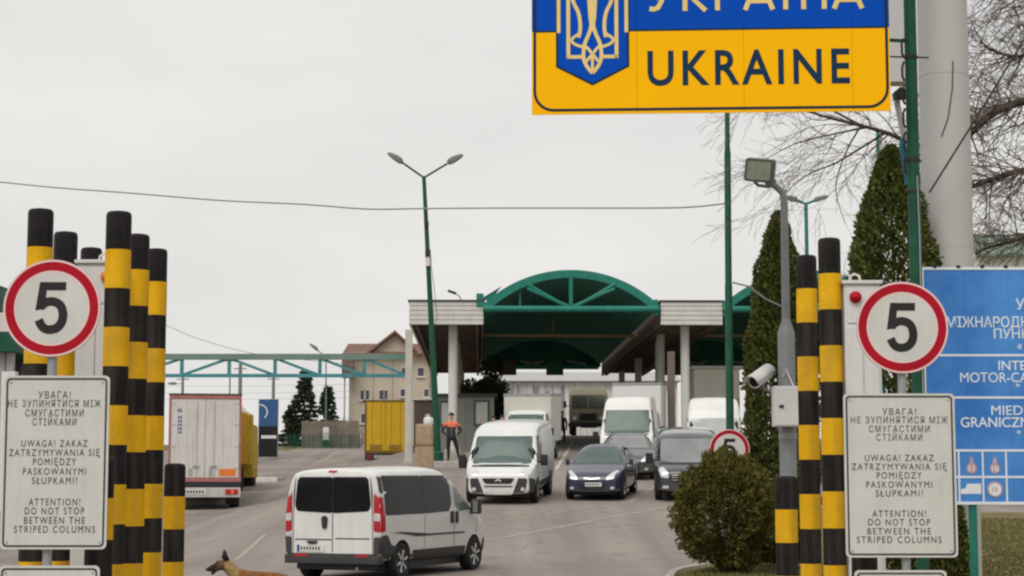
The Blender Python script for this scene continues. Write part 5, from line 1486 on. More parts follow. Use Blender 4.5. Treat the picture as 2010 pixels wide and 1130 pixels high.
V.patch('windscreen', [(-.74, 1.28), (.74, 1.28), (.66, 1.78), (-.66, 1.78)], 'y+', M_GLASS, rnd=.08)
V.pair('headlamp', [(.42, .78), (.72, .80), (.74, 1.0), (.6, .98)], 'y+', M_LAMPW)
V.patch('front_bumper', rect(-.7, .7, .36, .62), 'y+', M_GREYPL, off=.012)
mirror(V, .95, 1.36, 1.22, M_DARK, 1.0)
MB().bar((-.75, -HL+.25, .26), (.75, -HL+.25, .26), .3, .12).build('underbody', M_DARK, V.t)
MB().box(-.78, .78, -2.0, 2.0, .17, .34).build('underbody', M_DARK, V.t)
MB().tube([(.45, -HL+.05, .22), (.45, -HL+.5, .24)], .03, 8).build('exhaust', M_STEEL, V.t)

# --- generic forward-control van seen from the front
def front_van(name, label, px, Y, heading, paint, Lg, W, H, wind=(1.10, 1.86), glass=M_GLASS, bumper=M_GREYPL, group='vans queueing towards the camera', dark_face=False, hood=(.60, 1.18), tall=0.0):
    loc, pitch = stand(px, Y, heading, 1.6)
    zt = [(0, .70), (.05, .88), (.3, 1.0), (hood[0], hood[1]-.04), (hood[0]+.14, wind[0]+.02), (hood[0]+.72, wind[1]), (hood[0]+1.0, wind[1]+(H-wind[1])*.62), (hood[0]+1.5, H-.04), (hood[0]+2.1, H), (Lg-.15, H), (Lg-.03, H-.03), (Lg, H-.10)]
    C = Car(name, label, 'van', loc, heading, paint, Lg, zt=zt, zs=[(0, .30), (.5, .27), (Lg, .36)],
        hw=[(0, W/2*.76), (.05, W/2*.86), (.3, W/2*.95), (.8, W/2), (Lg-.1, W/2), (Lg, W/2*.97)], belt=[(0, .66), (.7, 1.05), (Lg, 1.2)],
        tumble=.085, wheels=((W/2-.02, Lg/2-.90, .34), (W/2-.02, -Lg/2+1.05, .34)), pitch=pitch, edge=.07, group=group)
    h = Lg/2; w = W/2
    for x in (-1, 1):
        for y in (h-.90, -h+1.05): add_wheel(C.t, x*(w-.105), y, .34, .22, 6, M_STEEL)
    C.patch('windscreen', [(-w*.845, wind[0]+.01), (-w*.5, wind[0]-.03), (w*.5, wind[0]-.03), (w*.845, wind[0]+.01), (w*.80, wind[1]-.02), (-w*.80, wind[1]-.02)], 'y+', glass, rnd=.07)
    C.patch('wiper_tray', [(-w*.80, wind[0]-.075), (w*.80, wind[0]-.075), (w*.82, wind[0]-.035), (-w*.82, wind[0]-.035)], 'y+', M_DARK, rnd=.02)
    for ax in ('x+', 'x-'):
        C.patch('cab_window', [(h-1.95, 1.12), (h-.95, 1.10), (h-.80, 1.16), (h-1.22, wind[1]-.02), (h-1.95, wind[1])], ax, M_GLASSD, rnd=.06)
        C.patch('door_gap', rect(h-2.06, h-2.045, .42, wind[1]+.1), ax, M_DARK, rnd=0, off=.004)
        C.patch('side_cladding', rect(-h+1.5, h-1.35, .42, .58), ax, bumper, rnd=.02, off=.01)
    mirror(C, w+.05, h-.95, 1.18, M_DARK, 1.1, .16)
    MB().box(-w*.8, w*.8, -h+.5, h-.5, .18, .33).build('underbody', M_DARK, C.t)
    return C, h, w
# first van of the left lane: twin slatted smile grille, grey bumper corners
C, h, w = front_van('white_van', 'white van with grey bumper corners leading the left queue', 1003, 53.6, R(180-8), M_WPAINT, 4.96, 2.0, 2.22)
for ax in ('x+', 'x-'): C.patch('bumper_corner', [(h-.44, .34), (h-.10, .32), (h-.06, .74), (h-.50, .66)], ax, M_GREYPL, off=.016, rnd=.04)
C.patch('front_bumper', [(-w*.83, .30), (w*.83, .30), (w*.90, .52), (w*.93, .73), (-w*.93, .73), (-w*.90, .52)], 'y+', M_GREYPL, off=.018, rnd=.05, skirt=.05)
C.patch('bumper_centre', [(-.40, .30), (.40, .30), (.58, .78), (-.58, .78)], 'y+', M_WPAINT, off=.034, rnd=.04, skirt=.05)
C.patch('grille', [(-.36, .58), (.36, .58), (.46, .73), (-.46, .73)], 'y+', M_DARK, off=.045, rnd=.06, skirt=.03)
C.patch('emblem', [(-.09, .63), (0, .67), (.09, .63), (.09, .67), (0, .72), (-.09, .67)], 'y+', M_CHROME, off=.058, rnd=0)
C.patch('lower_slot', [(-.38, .49), (.38, .49), (.41, .525), (-.41, .525)], 'y+', M_GREYPL, off=.045, rnd=.01)
plate(C, 'y+', .02, .42)
C.pair('headlamp', [(.60, .79), (.88, .80), (.90, 1.02), (.66, 1.0), (.57, .86)], 'y+', M_LAMPW, off=.014, rnd=.05)
C.pair('fog_lamp', circ(.68, .43, .055, 14), 'y+', M_LAMPW, off=.03, rnd=0)
# second in the left lane: box van with a cream box
def box_van(name, label, px, Y, heading, paint, boxm, W, Hc, Hb, Lb, group, Wb=None):
    C, h, w = front_van(name, label, px, Y, heading, paint, 2.6+Lb*.35, W, Hc, wind=(1.22, 1.9), group=group)
    C.patch('front_bumper', rect(-w*.85, w*.85, .3, .56), 'y+', M_GREYPL, off=.015, skirt=.04)
    C.patch('grille', rect(-.5, .5, .62, .78), 'y+', M_DARK, off=.012)
    C.pair('headlamp', [(.58, .66), (.86, .68), (.86, .92), (.62, .9)], 'y+', M_LAMPW, off=.014)
    wb = (Wb or W+.12)/2; y1 = h-1.75; y0 = y1-Lb
    bx_ = MB().box(-wb, wb, y0, y1, .75, Hb).build('cargo_box', boxm, C.t, bevel=.03)
    for x in (-wb, wb):
        MB().box(x-.02 if x < 0 else x-.015, x+.015 if x < 0 else x+.02, y0, y1, Hb-.08, Hb+.012).build('box_rail', M_STEEL, bx_)
    MB().box(-wb-.012, wb+.012, y1-.05, y1+.012, Hb-.10, Hb+.014).build('box_rail', M_STEEL, bx_)
    add_wheel(C.t, w-.105, y0+1.0, .34, .22, 6, M_STEEL); add_wheel(C.t, -w+.105, y0+1.0, .34, .22, 6, M_STEEL)
    return C, h, w
box_van('box_van', 'white cab box van with cream box behind the leading left van', 1037, 76.0, R(180-9), M_WPAINT, mat('cream_box', (.58, .57, .52), .6, var=.06, scale=1), 1.84, 2.12, 2.72, 3.2, 'vans queueing towards the camera', 1.96)
# tall white van in the middle lane
C, h, w = front_van('white_van', 'tall white van behind the blue saloon in the middle lane', 1237, 70.5, R(180-7), M_WPAINT2, 5.4, 2.02, 2.66, wind=(1.28, 2.15), hood=(.62, 1.26))
C.patch('grille', rect(-.5, .5, .75, .95), 'y+', M_DARK, off=.012); C.patch('front_bumper', rect(-w*.85, w*.85, .3, .6), 'y+', M_GREYPL, off=.015)
C.pair('headlamp', [(.6, .82), (.88, .84), (.88, 1.1), (.64, 1.06)], 'y+', M_LAMPW, off=.014); plate(C, 'y+', 0, .48)
# white luton behind it
box_van('box_van', 'tall white box van standing behind the tall white van', 1252, 80.0, R(180-8), M_WPAINT, mat('white_box', (.68, .68, .67), .5, var=.05, scale=1), 2.0, 2.3, 3.2, 4.0, 'vans queueing towards the camera', 2.1)
# white high roof van at right
C, h, w = front_van('white_van', 'white high roof van behind the dark van at right', 1402, 65.0, R(180-6), M_WPAINT, 5.4, 2.02, 2.72, wind=(1.30, 2.02), glass=mat('sky_glare_windscreen', (.38, .40, .40), .1, coat=.6, var=.15, scale=2), hood=(.62, 1.26))  # pale glass colour stands in for sky reflected in the windscreen
C.patch('grille', rect(-.5, .5, .75, .95), 'y+', M_DARK, off=.012); C.patch('front_bumper', rect(-w*.85, w*.85, .3, .6), 'y+', M_GREYPL, off=.015)
C.pair('headlamp', [(.6, .82), (.88, .84), (.88, 1.1), (.64, 1.06)], 'y+', M_LAMPW, off=.014)
# dark grey van at right
M_DGREY = mat('dark_grey_paint', (.055, .057, .065), .3, coat=.9, var=.12, scale=1.5)
C, h, w = front_van('dark_van', 'dark grey van with silver windscreen partly behind the round shrub', 1349, 54.5, R(180-4), M_DGREY, 4.75, 1.92, 1.95, wind=(1.10, 1.74), glass=M_GLASSG, hood=(.85, 1.10), group='vans queueing towards the camera')
C.patch('grille', [(-.52, .56), (.52, .56), (.56, .78), (-.56, .78)], 'y+', M_DARK, off=.012)
for z in (.62, .69, .755): C.patch('grille_bar', rect(-.5, .5, z-.012, z+.012), 'y+', M_CHROME, off=.022, rnd=.005)
C.pair('headlamp', [(.58, .66), (.80, .70), (.86, .92), (.74, .98), (.60, .84)], 'y+', M_LAMPW, off=.014, rnd=.05)
plate(C, 'y+', -.05, .46); C.pair('fog_lamp', rect(.58, .76, .38, .46), 'y+', M_LAMPW, off=.012)

# --- saloons
def saloon(name, label, px, Y, heading, paint, Lg=4.3, W=1.70, H=1.52, glass=M_GLASS, group='saloon cars in the middle lane'):
    loc, pitch = stand(px, Y, heading, 1.25)
    C = Car(name, label, 'car', loc, heading, paint, Lg,
        zt=[(0, .60), (.05, .70), (.25, .80), (.75, .92), (1.05, .985), (1.25, 1.08), (1.78, 1.40), (2.1, H-.015), (2.6, H), (3.05, H-.05), (3.5, 1.22), (3.72, 1.10), (4.15, 1.05), (4.26, .98), (Lg, .80)],
        zs=[(0, .26), (.4, .20), (3.8, .22), (Lg, .32)], hw=[(0, W/2*.68), (.04, W/2*.80), (.22, W/2*.92), (.7, W/2*.99), (1.2, W/2), (3.4, W/2), (4.1, W/2*.95), (Lg, W/2*.82)],
        belt=[(0, .62), (.7, .86), (1.2, .95), (3.4, 1.0), (Lg, .85)], tumble=.34, shoulder=.045, wheels=((W/2-.03, Lg/2-.80, .30), (W/2-.03, -Lg/2+1.0, .30)), pitch=pitch, group=group, edge=.12)
    h, w = Lg/2, W/2
    for x in (-1, 1):
        for y in (h-.80, -h+1.0): add_wheel(C.t, x*(w-.10), y, .30, .19, 5)
    C.patch('windscreen', [(-w*.80, 1.02), (w*.80, 1.02), (w*.60, 1.39), (-w*.60, 1.39)], 'y+', glass, rnd=.06)
    C.patch('rear_window', [(-w*.72, 1.14), (w*.72, 1.14), (w*.58, 1.40), (-w*.58, 1.40)], 'y-', M_GLASSD, rnd=.05)
    for ax in ('x+', 'x-'):
        C.patch('front_door_window', [(h-1.50, 1.02), (h-1.95, 1.37), (h-2.38, 1.40), (h-2.38, 1.03)], ax, M_GLASSD, rnd=.05)
        C.patch('rear_door_window', [(h-2.45, 1.03), (h-2.45, 1.40), (h-2.95, 1.37), (h-3.40, 1.06)], ax, M_GLASSD, rnd=.05)
        for y in (h-1.30, h-2.42, h-3.25): C.patch('door_gap', rect(y-.006, y+.006, .34, .98), ax, M_DARK, rnd=0, off=.003)
        for y in (h-2.28, h-3.12): C.patch('door_handle', rect(y-.09, y+.09, .86, .895), ax, M_CHROME, off=.02, rnd=.012)
        C.patch('tail_lamp', rect(-h+.03, -h+.25, .78, .98), ax, M_RED, off=.006)
    C.pair('headlamp', [(.40, .60), (.62, .62), (.74, .84), (.62, .83), (.44, .70)], 'y+', M_LAMPW, off=.012, rnd=.04)
    C.patch('grille', [(-.34, .30), (.34, .30), (.38, .50), (-.38, .50)], 'y+', M_DARK, off=.008, rnd=.04)
    C.patch('chrome_bar', [(-.24, .635), (0, .615), (.24, .635), (.23, .655), (0, .64), (-.23, .655)], 'y+', M_CHROME, off=.012, rnd=.01)
    C.pair('fog_lamp', rect(.52, .64, .33, .41), 'y+', M_LAMPW, off=.008)
    plate(C, 'y+', -.02, .47)
    mirror(C, w+.02, h-1.55, 1.02, paint, .62, .10)
    MB().box(-w*.75, w*.75, -h+.5, h-.5, .14, .26).build('underbody', M_DARK, C.t)
    return C
saloon('blue_saloon', 'dark blue saloon car at the head of the middle lane', 1183, 54.6, R(180-11), mat('navy_metallic', (.040, .047, .082), .28, .2, coat=.7, var=.15, scale=1))
saloon('grey_saloon', 'dark grey green saloon half hidden behind the blue saloon', 1233, 63.3, R(180-3), mat('grey_green_paint', (.085, .095, .093), .3, .2, coat=.6, var=.12, scale=1), 4.5, 1.78, 1.47, M_GLASSG)

# --- white lorry seen from behind
hd = R(9.6)
p = at(400, 1000, 64.0); gz = ground_z(p.x, 64.5)
t = thing('white_lorry', 'white box lorry with red edged rear doors at the left', 'lorry', (p.x, 64.0, gz+.01), hd)
M_LWH = mat('lorry_white_panel', (.60, .58, .545), .55, var=.09, scale=1.3, streak=.3)
M_LRED = mat('lorry_red_frame', (.40, .15, .145), .6, var=.25, scale=3, streak=.3)
hw_ = 1.25; LB = 7.6; zb_, zt_ = 1.02, 3.96
MB().box(-hw_+.04, hw_-.04, .06, LB, zb_, zt_-.03).build('cargo_box', mat('lorry_side_sheet', (.55, .54, .51), .6, var=.08, streak=.3), t, bevel=.02)
fr_ = MB().ring([(-hw_, zb_-.06), (hw_, zb_-.06), (hw_, zt_), (-hw_, zt_)], [(-hw_+.075, zb_+.08), (hw_-.075, zb_+.08), (hw_-.075, zt_-.13), (-hw_+.075, zt_-.13)], -.02, .08).build('rear_frame', M_LRED, t)
for s_ in (-1, 1):
    a, b = sorted((s_*.008, s_*(hw_-.08)))
    n = 4
    d = MB().box(a, b, .0, .055, zb_+.085, zt_-.135).build('rear_door', M_LWH, t)
    for i in range(1, n):
        x = a+(b-a)*i/n; MB().box(x-.012, x+.012, -.006, -.0005, zb_+.13, zt_-.21).build('door_rib', M_LWH, d)
    x = s_*.30; MB().tube([(x, -.03, zb_+.12), (x, -.03, zt_-.2)], .018, 8).build('lock_rod', M_LWH, d, smooth=50)
    MB().box(x-.10, x+.10, -.06, -.02, zb_+.45, zb_+.50).build('door_handle', M_STEEL, d)
    for k in range(4): z = zb_+.4+k*.75; MB().box(s_*(hw_-.17)-.06, s_*(hw_-.17)+.06, -.02, -.001, z, z+.06).build('hinge', M_LWH, d)
MB().box(-hw_-.01, hw_+.01, -.03, LB, zt_+.001, zt_+.05).build('roof_trim', M_DARK, t)
M_LOGO = mat('lorry_logo_blue', (.05, .07, .22), .6, var=.3)
lg = MB(); x = -.88
lg.prism([(x-.10, zt_-.52), (x+.02, zt_-.44), (x+.09, zt_-.56), (x+.0, zt_-.64)], -.005, -.001)
for k in range(5): lg.box(x-.06, x+.07, -.005, -.001, zt_-.82-k*.13, zt_-.73-k*.13)
lg.build('logo', M_LOGO, t)
MB().box(hw_-.75, hw_-.18, -.012, -.001, zb_+.14, zb_+.38).build('hazard_panel', M_ORANGE, t)
for x in (-.55, .15): MB().box(x, x+.14, -.01, -.001, zb_+.13, zb_+.40).build('door_label', mat('door_label_grey', (.36, .35, .33), .6), t)
MB().box(-hw_, hw_, -.04, .10, .78, zb_-.07).build('rear_beam', M_DARK, t, bevel=.02)
ub = MB().box(-hw_, hw_, -.05, .06, .42, .76).build('light_bar', mat('light_bar_pale', (.50, .49, .46), .6, streak=.3), t, bevel=.02)
for s_ in (-1, 1):
    MB().box(min(s_*.72, s_*1.16), max(s_*.72, s_*1.16), -.085, -.051, .52, .70).build('tail_lamp', M_RED, ub, bevel=.015)
    MB().box(min(s_*.92, s_*1.02), max(s_*.92, s_*1.02), -.095, -.0855, .54, .68).build('indicator', M_ORANGE, ub)
MB().box(-.95, .05, -.07, -.051, .52, .70).build('number_plate', M_PLATE, ub)
for k in range(9): MB().box(-.88+k*.1, -.82+k*.1, -.074, -.0705, .56, .66).build('plate_mark', M_DARK, ub)
MB().box(-1.0, 1.0, .2, LB+1.2, .62, .98).build('chassis', M_DARK, t)
for y in (1.3, 2.7, LB+1.0):
    for x in (-1.06, 1.06): add_wheel(t, x, y, .48, .32, 8, M_STEEL)
for x in (-.98, .98): MB().box(x-.24, x+.24, .42, .45, .18, .72).build('mud_flap', M_TYRE, t)
cb = MB(); cb.prism([(LB+.25, .5), (LB+2.1, .5), (LB+2.15, 1.4), (LB+1.95, 2.9), (LB+1.5, 3.1), (LB+.25, 3.1)], -1.2, 1.2, 'yz'); cb.build('cab', M_LWH, t, bevel=.06, smooth=40)
MB().box(-1.05, 1.05, LB+1.96, LB+2.12, 1.5, 2.6).build('windscreen', M_GLASSD, t)

# --- yellow tipper ahead of the lorry
p = at(485, 965, 75.5); hd = R(1.5)
t = thing('yellow_tipper', 'yellow tipper lorry with white tarpaulin ahead of the white lorry', 'lorry', (p.x-1.62, 75.5, ground_z(p.x, 76)), hd)
M_YTRK = mat('tipper_yellow', (.62, .41, .03), .6, var=.25, scale=2, streak=.5)
zt_ = at(0, 806, 75.5).z-ground_z(p.x, 76)
body = MB(); body.prism([(-1.2, 1.15), (1.2, 1.15), (1.25, zt_), (-1.25, zt_)], 0, 5.2); bo = body.build('tipper_body', M_YTRK, t, bevel=.03)
MB().prism([(-1.10, 1.22), (1.08, 1.22), (1.12, zt_-.12), (-1.14, zt_-.12)], -.06, -.001).build('tailgate', M_YTRK, t, bevel=.02)
for x in (-1.2, -.4, .4, 1.2): MB().bar((x, -.09, 1.15), (x*1.03, -.09, zt_), .1).build('body_rib', M_YTRK, t)
for y in (.9, 1.9, 2.9, 3.9): 
    for s_ in (-1, 1): MB().bar((s_*1.235, y, 1.15), (s_*1.285, y, zt_), .09).build('body_rib', M_YTRK, t)
vs_, fs = [], []
for i in range(9):
    for j in range(7):
        x, y = -1.2+2.4*i/8, .02+5.1*j/6; e = min(1, 3*min(i, 8-i)/8)*min(1, 3*min(j, 6-j)/6)
        vs_.append((x, y, zt_+.005 + .72*e**.6 + .06*noise.noise(Vector((x*2, y*2, 3)))))
for i in range(8):
    for j in range(6): fs.append((i*7+j, (i+1)*7+j, (i+1)*7+j+1, i*7+j+1))
MB().add(vs_, fs).build('tarpaulin', mat('tarpaulin_white', (.60, .60, .55), .8, var=.15, scale=3), t, smooth=60)
MB().bar((.45, .35, zt_+.62), (1.25, .2, zt_+.66), .08).build('cover_bar', M_DARK, t)
MB().obox((.85, .0, zt_+.40), (.5, .12, .34), Matrix.Rotation(R(30), 3, 'Y')).build('cover_motor', M_DARK, t, bevel=.03)
MB().box(-.5, .5, .1, 7.4, .72, 1.1).build('chassis', M_DARK, t)
for y in (.55, 1.75, 6.3):
    for x in (-.95, .95): add_wheel(t, x, y, .52, .5, 8, M_DARK)
MB().box(-1.2, 1.2, -.05, .1, .62, .82).build('rear_bar', M_DARK, t)
for x in (-.95, .95): MB().box(x-.3, x+.3, -.02, .02, .15, .62).build('mud_flap', M_TYRE, t)
for s_ in (-1, 1): MB().box(min(s_*.75, s_*1.1), max(s_*.75, s_*1.1), -.09, -.051, .66, .79).build('tail_lamp', M_RED, t)
cb = MB(); cb.prism([(5.5, .6), (7.5, .6), (7.55, 1.6), (7.4, 2.9), (5.5, 2.95)], -1.2, 1.2, 'yz'); cb.build('cab', M_YTRK, t, bevel=.06)

# --- yellow box lorry seen from behind
p = at(756.5, 912, 111.0); gz = ground_z(p.x, 111)
t = thing('yellow_lorry', 'yellow box lorry with closed rear doors beside the cream gantry post', 'lorry', (p.x, 111, gz), R(4.2))
M_YB = mat('lorry_yellow', (.62, .385, .012), .5, var=.1, scale=1, streak=.3)
zt_ = at(0, 785, 111).z-gz; zb_ = at(0, 886, 111).z-gz
MB().box(-1.24, 1.24, .06, 7, zb_, zt_-.01).build('cargo_box', M_YB, t, bevel=.03)
MB().ring([(-1.26, zb_-.1), (1.26, zb_-.1), (1.26, zt_), (-1.26, zt_)], [(-1.16, zb_+.05), (1.16, zb_+.05), (1.16, zt_-.1), (-1.16, zt_-.1)], -.03, .06).build('rear_frame', mat('lorry_dark_frame', (.16, .10, .02), .6), t)
for s_ in (-1, 1):
    a, b = sorted((s_*.02, s_*1.155)); d = MB().box(a, b, -.005, .05, zb_+.06, zt_-.11).build('rear_door', M_YB, t)
    for x in (s_*.3, s_*.85): MB().tube([(x, -.03, zb_+.08), (x, -.03, zt_-.13)], .022, 6).build('lock_rod', M_YB, d)
    MB().box(min(s_*.2, s_*.95), max(s_*.2, s_*.95), -.05, -.006, zb_+.15, zb_+.42).build('door_label', mat('label_brown', (.28, .17, .03), .7), d)
MB().box(-1.24, 1.24, -.05, .2, zb_-.5, zb_-.11).build('rear_beam', M_DARK, t)
MB().box(-.7, .7, -.08, -.051, zb_-.42, zb_-.22).build('number_plate', mat('dirty_plate', (.35, .33, .30), .7), t)
for s_ in (-1, 1): MB().box(min(s_*.85, s_*1.15), max(s_*.85, s_*1.15), -.08, -.051, zb_-.42, zb_-.2).build('tail_lamp', mat('dirty_lamp', (.2, .03, .02), .5), t)
for y in (1.2, 7.9):
    for x in (-1.0, 1.0): add_wheel(t, x, y, .48, .4, 8, M_STEEL)
MB().box(-.5, .5, .2, 8, .6, zb_).build('chassis', M_DARK, t)
cb = MB(); cb.prism([(7.2, .5), (9, .5), (9.05, 1.5), (8.8, 2.8), (7.2, 2.9)], -1.2, 1.2, 'yz'); cb.build('cab', M_YB, t, bevel=.06)

# --- khaki army lorry facing the camera
loc, pit = stand(1156, 133.5, R(180-3), 1.8)
t = thing('khaki_lorry', 'khaki army style lorry facing the camera beyond the canopy', 'lorry', loc, R(180-3)); t.scale = (1.16, 1.16, 1.16)
M_KHA = mat('khaki_paint', (.20, .19, .125), .65, var=.15, scale=2)
cab = MB(); cab.prism([(1.3, .55), (3.3, .55), (3.38, .8), (3.32, 1.55), (3.02, 2.42), (2.8, 2.52), (1.3, 2.52)], -1.13, 1.13, 'yz'); cab.build('cab', M_KHA, t, bevel=.07, smooth=40)
for s_ in (-1, 1):
    a, b = sorted((s_*.04, s_*.98)); ang = math.atan2(.30, .87)
    MB().add([(a, 3.345, 1.60), (b, 3.345, 1.60), (b, 3.075, 2.36), (a, 3.075, 2.36), (a, 3.25, 1.60), (b, 3.25, 1.60), (b, 2.98, 2.36), (a, 2.98, 2.36)], [(0,1,2,3), (4,5,6,7), (0,1,5,4), (2,3,7,6), (1,2,6,5), (0,3,7,4)]).build('windscreen', mat('dull_dark_glass', (.06, .065, .06), .25, var=.3), t)
    MB().lathe([(.13, 0), (.14, .02), (.12, .05), (.0001, .06)], 14, 'y', (s_*.82, 3.36, .95)).build('headlamp', M_LAMPW, t, smooth=40)
    MB().bar((s_*1.14, 3.1, 1.7), (s_*1.38, 3.2, 1.75), .04).build('mirror_arm', M_DARK, t); MB().box(min(s_*1.32, s_*1.5), max(s_*1.32, s_*1.5), 3.16, 3.22, 1.6, 2.0).build('wing_mirror', M_DARK, t, bevel=.02)
    MB().box(min(s_*1.1355, s_*1.15), max(s_*1.1355, s_*1.15), 2.0, 2.9, 1.55, 2.25).build('side_window', M_GLASSD, t)
MB().box(-.5, .5, 3.36, 3.42, .85, 1.25).build('grille', M_DARK, t)
MB().box(-1.2, 1.2, 3.3, 3.55, .42, .68).build('bumper', M_DARK, t, bevel=.03)
cv = MB(); cv.prism(roundpoly([(-1.2, 1.1), (1.2, 1.1), (1.2, 2.62), (.95, 2.86), (-.95, 2.86), (-1.2, 2.62)], .1), -3.2, 1.2); cv.build('canvas_cover', mat('khaki_canvas', (.36, .335, .245), .9, var=.12, scale=2), t, smooth=40)
MB().box(-1.2, 1.2, -3.2, 1.2, .85, 1.09).build('load_bed', M_KHA, t)
for y in (2.5, -1.2, -2.3):
    for x in (-.98, .98): add_wheel(t, x, y, .5, .34, 8, M_KHA)
MB().box(-.5, .5, -3, 3.2, .55, .84).build('chassis', M_DARK, t)
# ------------------------------------------------------------------ people and the dog
def skin_body(name, chains, parent, mats, pick, levels=2, root=0):
    """one continuous figure: chains of (point, radius) sharing joints by name"""
    vid = {}; v = []; rad = []; e = []
    for ch in chains:
        prev = None
        for key, p, r in ch:
            if key not in vid: vid[key] = len(v); v.append(p); rad.append(r)
            i = vid[key]
            if prev is not None and prev != i: e.append((prev, i))
            prev = i
    me = bpy.data.meshes.new(name); me.from_pydata(v, e, [])
    o = bpy.data.objects.new('tmp', me); COL.objects.link(o)
    o.modifiers.new('sk', 'SKIN')
    sv = me.skin_vertices[0].data
    for i, r in enumerate(rad):
        sv[i].radius = r if isinstance(r, tuple) else (r, r); sv[i].use_root = (i == root)
    sb = o.modifiers.new('ss', 'SUBSURF'); sb.levels = sb.render_levels = levels
    m2 = apply_mesh(o); m2.name = name; bpy.data.objects.remove(o, do_unlink=True)
    m2.materials.clear()
    for m in mats: m2.materials.append(m)
    for p in m2.polygons: p.use_smooth = True; p.material_index = pick(p.center)
    return mesh_obj(name, m2, None, parent)
M_SKIN = mat('skin', (.50, .30, .22), .55, var=.08, scale=12)
M_OJ = mat('orange_jacket', (.72, .17, .07), .8, var=.12, scale=12)
M_BJ = mat('black_jacket', (.035, .033, .038), .8, var=.25, scale=12)
M_TR = mat('dark_trousers', (.020, .018, .024), .85, var=.25, scale=12)
M_HAIR = mat('dark_hair', (.02, .016, .014), .7)
M_BOOT = mat('boot_leather', (.022, .02, .024), .5)
def person(label, loc, rz, top_m, mid_m, leg_m, H=1.78, pose='pockets', stride=.0, split=1.22, cap=None):
    k = H/1.78; t = thing('person', label, 'person', loc, rz)
    S = lambda x, y, z: (x*k, y*k, z*k)
    # facing -y locally
    if pose == 'pockets':
        el = (.36, .06, 1.13); wr = (.20, -.10, .98)
    else:
        el = (.27, .03, 1.12); wr = (.27, -.08, .88)
    kn = ((-.11, -.02, .50), (.14, -.02, .50)); ft = ((-.11, .02, .08), (.30, .02, .08)) if stride else ((-.12, .02, .08), (.12, .02, .08))
    if stride: kn = ((-.11, -.03, .50), (.20, -.02, .50))
    chains = [[('pel', S(0, 0, .94), .15*k), ('wst', S(0, 0, 1.10), .145*k), ('chs', S(0, .0, 1.30), (.17*k, .14*k)), ('nkb', S(0, .01, 1.47), .075*k), ('nk', S(0, 0, 1.53), .055*k), ('hd0', S(0, -.02, 1.60), .085*k), ('hd1', S(0, -.01, 1.70), .092*k), ('hd2', S(0, 0, 1.765), .06*k)]]
    for i, s_ in ((0, -1), (1, 1)):
        chains.append([('chs', 0, 0), (f'sh{i}', S(s_*.20, .01, 1.42), .075*k), (f'el{i}', S(s_*el[0], el[1], el[2]), .056*k), (f'wr{i}', S(s_*wr[0], wr[1], wr[2]), .042*k)])
        kx, ky, kz = kn[i]; fx, fy, fz = ft[i]
        chains.append([('pel', 0, 0), (f'hp{i}', S(s_*.10, 0, .86), .105*k), (f'kn{i}', S(kx, ky, kz), .070*k), (f'an{i}', S(fx, fy, fz), .048*k), (f'to{i}', S(fx+s_*.03, fy-.17, .045), .042*k)])
        if pose != 'pockets':
            for q in range(5):
                a = (q-2)*.016; chains.append([(f'wr{i}', 0, 0), (f'f{i}{q}a', S(s_*(wr[0])+a, wr[1]-.03, wr[2]-.08+abs(q-2)*.006), .011*k), (f'f{i}{q}b', S(s_*(wr[0])+a*1.1, wr[1]-.045, wr[2]-.14+abs(q-2.0)*.012), .009*k)])
    fix = []
    seen = {}
    for ch in chains:
        for key, p, r in ch:
            if p != 0: seen[key] = (p, r)
    chains = [[(key, *seen[key]) for key, p, r in ch] for ch in chains]
    def pick(c):
        z = c.z/k; ax = abs(c.x)/k
        if z > 1.50: return 4 if (z > 1.70 or c.y > .045*k) else 3
        if z > split: return 0
        if z > .86 or (z > .80 and ax > .2): return 1
        if z < .10: return 5
        return 2
    skin_body('body', chains, t, [top_m, mid_m, leg_m, M_SKIN, M_HAIR, M_BOOT], pick)
    fc = MB()
    for s_ in (-1, 1): fc.lathe([(.0001, .012), (.010, .008), (.011, 0)], 8, 'y', S(s_*.034, -.112, 1.668))
    fc.build('eyes', M_HAIR, t)
    MB().prism([(-.016, -.01), (.016, -.01), (.007, .035), (-.007, .035)], -.135*k, -.095*k).build('nose', M_SKIN, t, loc=S(0, 0, 1.63))
    hr = MB(); hr.lathe([(.0001, .125), (.05, .115), (.085, .08), (.10, .03), (.102, 0), (.09, -.02)], 16, 'z'); o = hr.build('hair', cap or M_HAIR, t, loc=S(0, .012, 1.70), smooth=60); o.scale = (k, k, k)
    MB().tube([S(0, -.150, .93), S(0, -.168, 1.12), S(0, -.165, 1.30), S(0, -.12, 1.42)], .009*k, 5).build('zip', M_STEEL, t)
    return t
p = at(886, 905, 69.5); px_, gz = p.x, ground_z(p.x, 69.5)
person('guard in orange and black jacket with black trousers standing before the kiosk', (p.x, 69.5, max(gz, p.z)), R(4), M_OJ, M_BJ, M_TR, 1.80, 'pockets', 1, split=1.30)
# low paved island the guard stands on
gi = thing('guard_island', 'low concrete kerb island under the guard', 'kerb', (p.x-.3, 70.2, gz)); dz = max(.05, p.z-gz)
MB().box(-.9, .9, -1.3, 2.0, -.3, dz).build('slab', M_KERB, gi, bevel=.04)
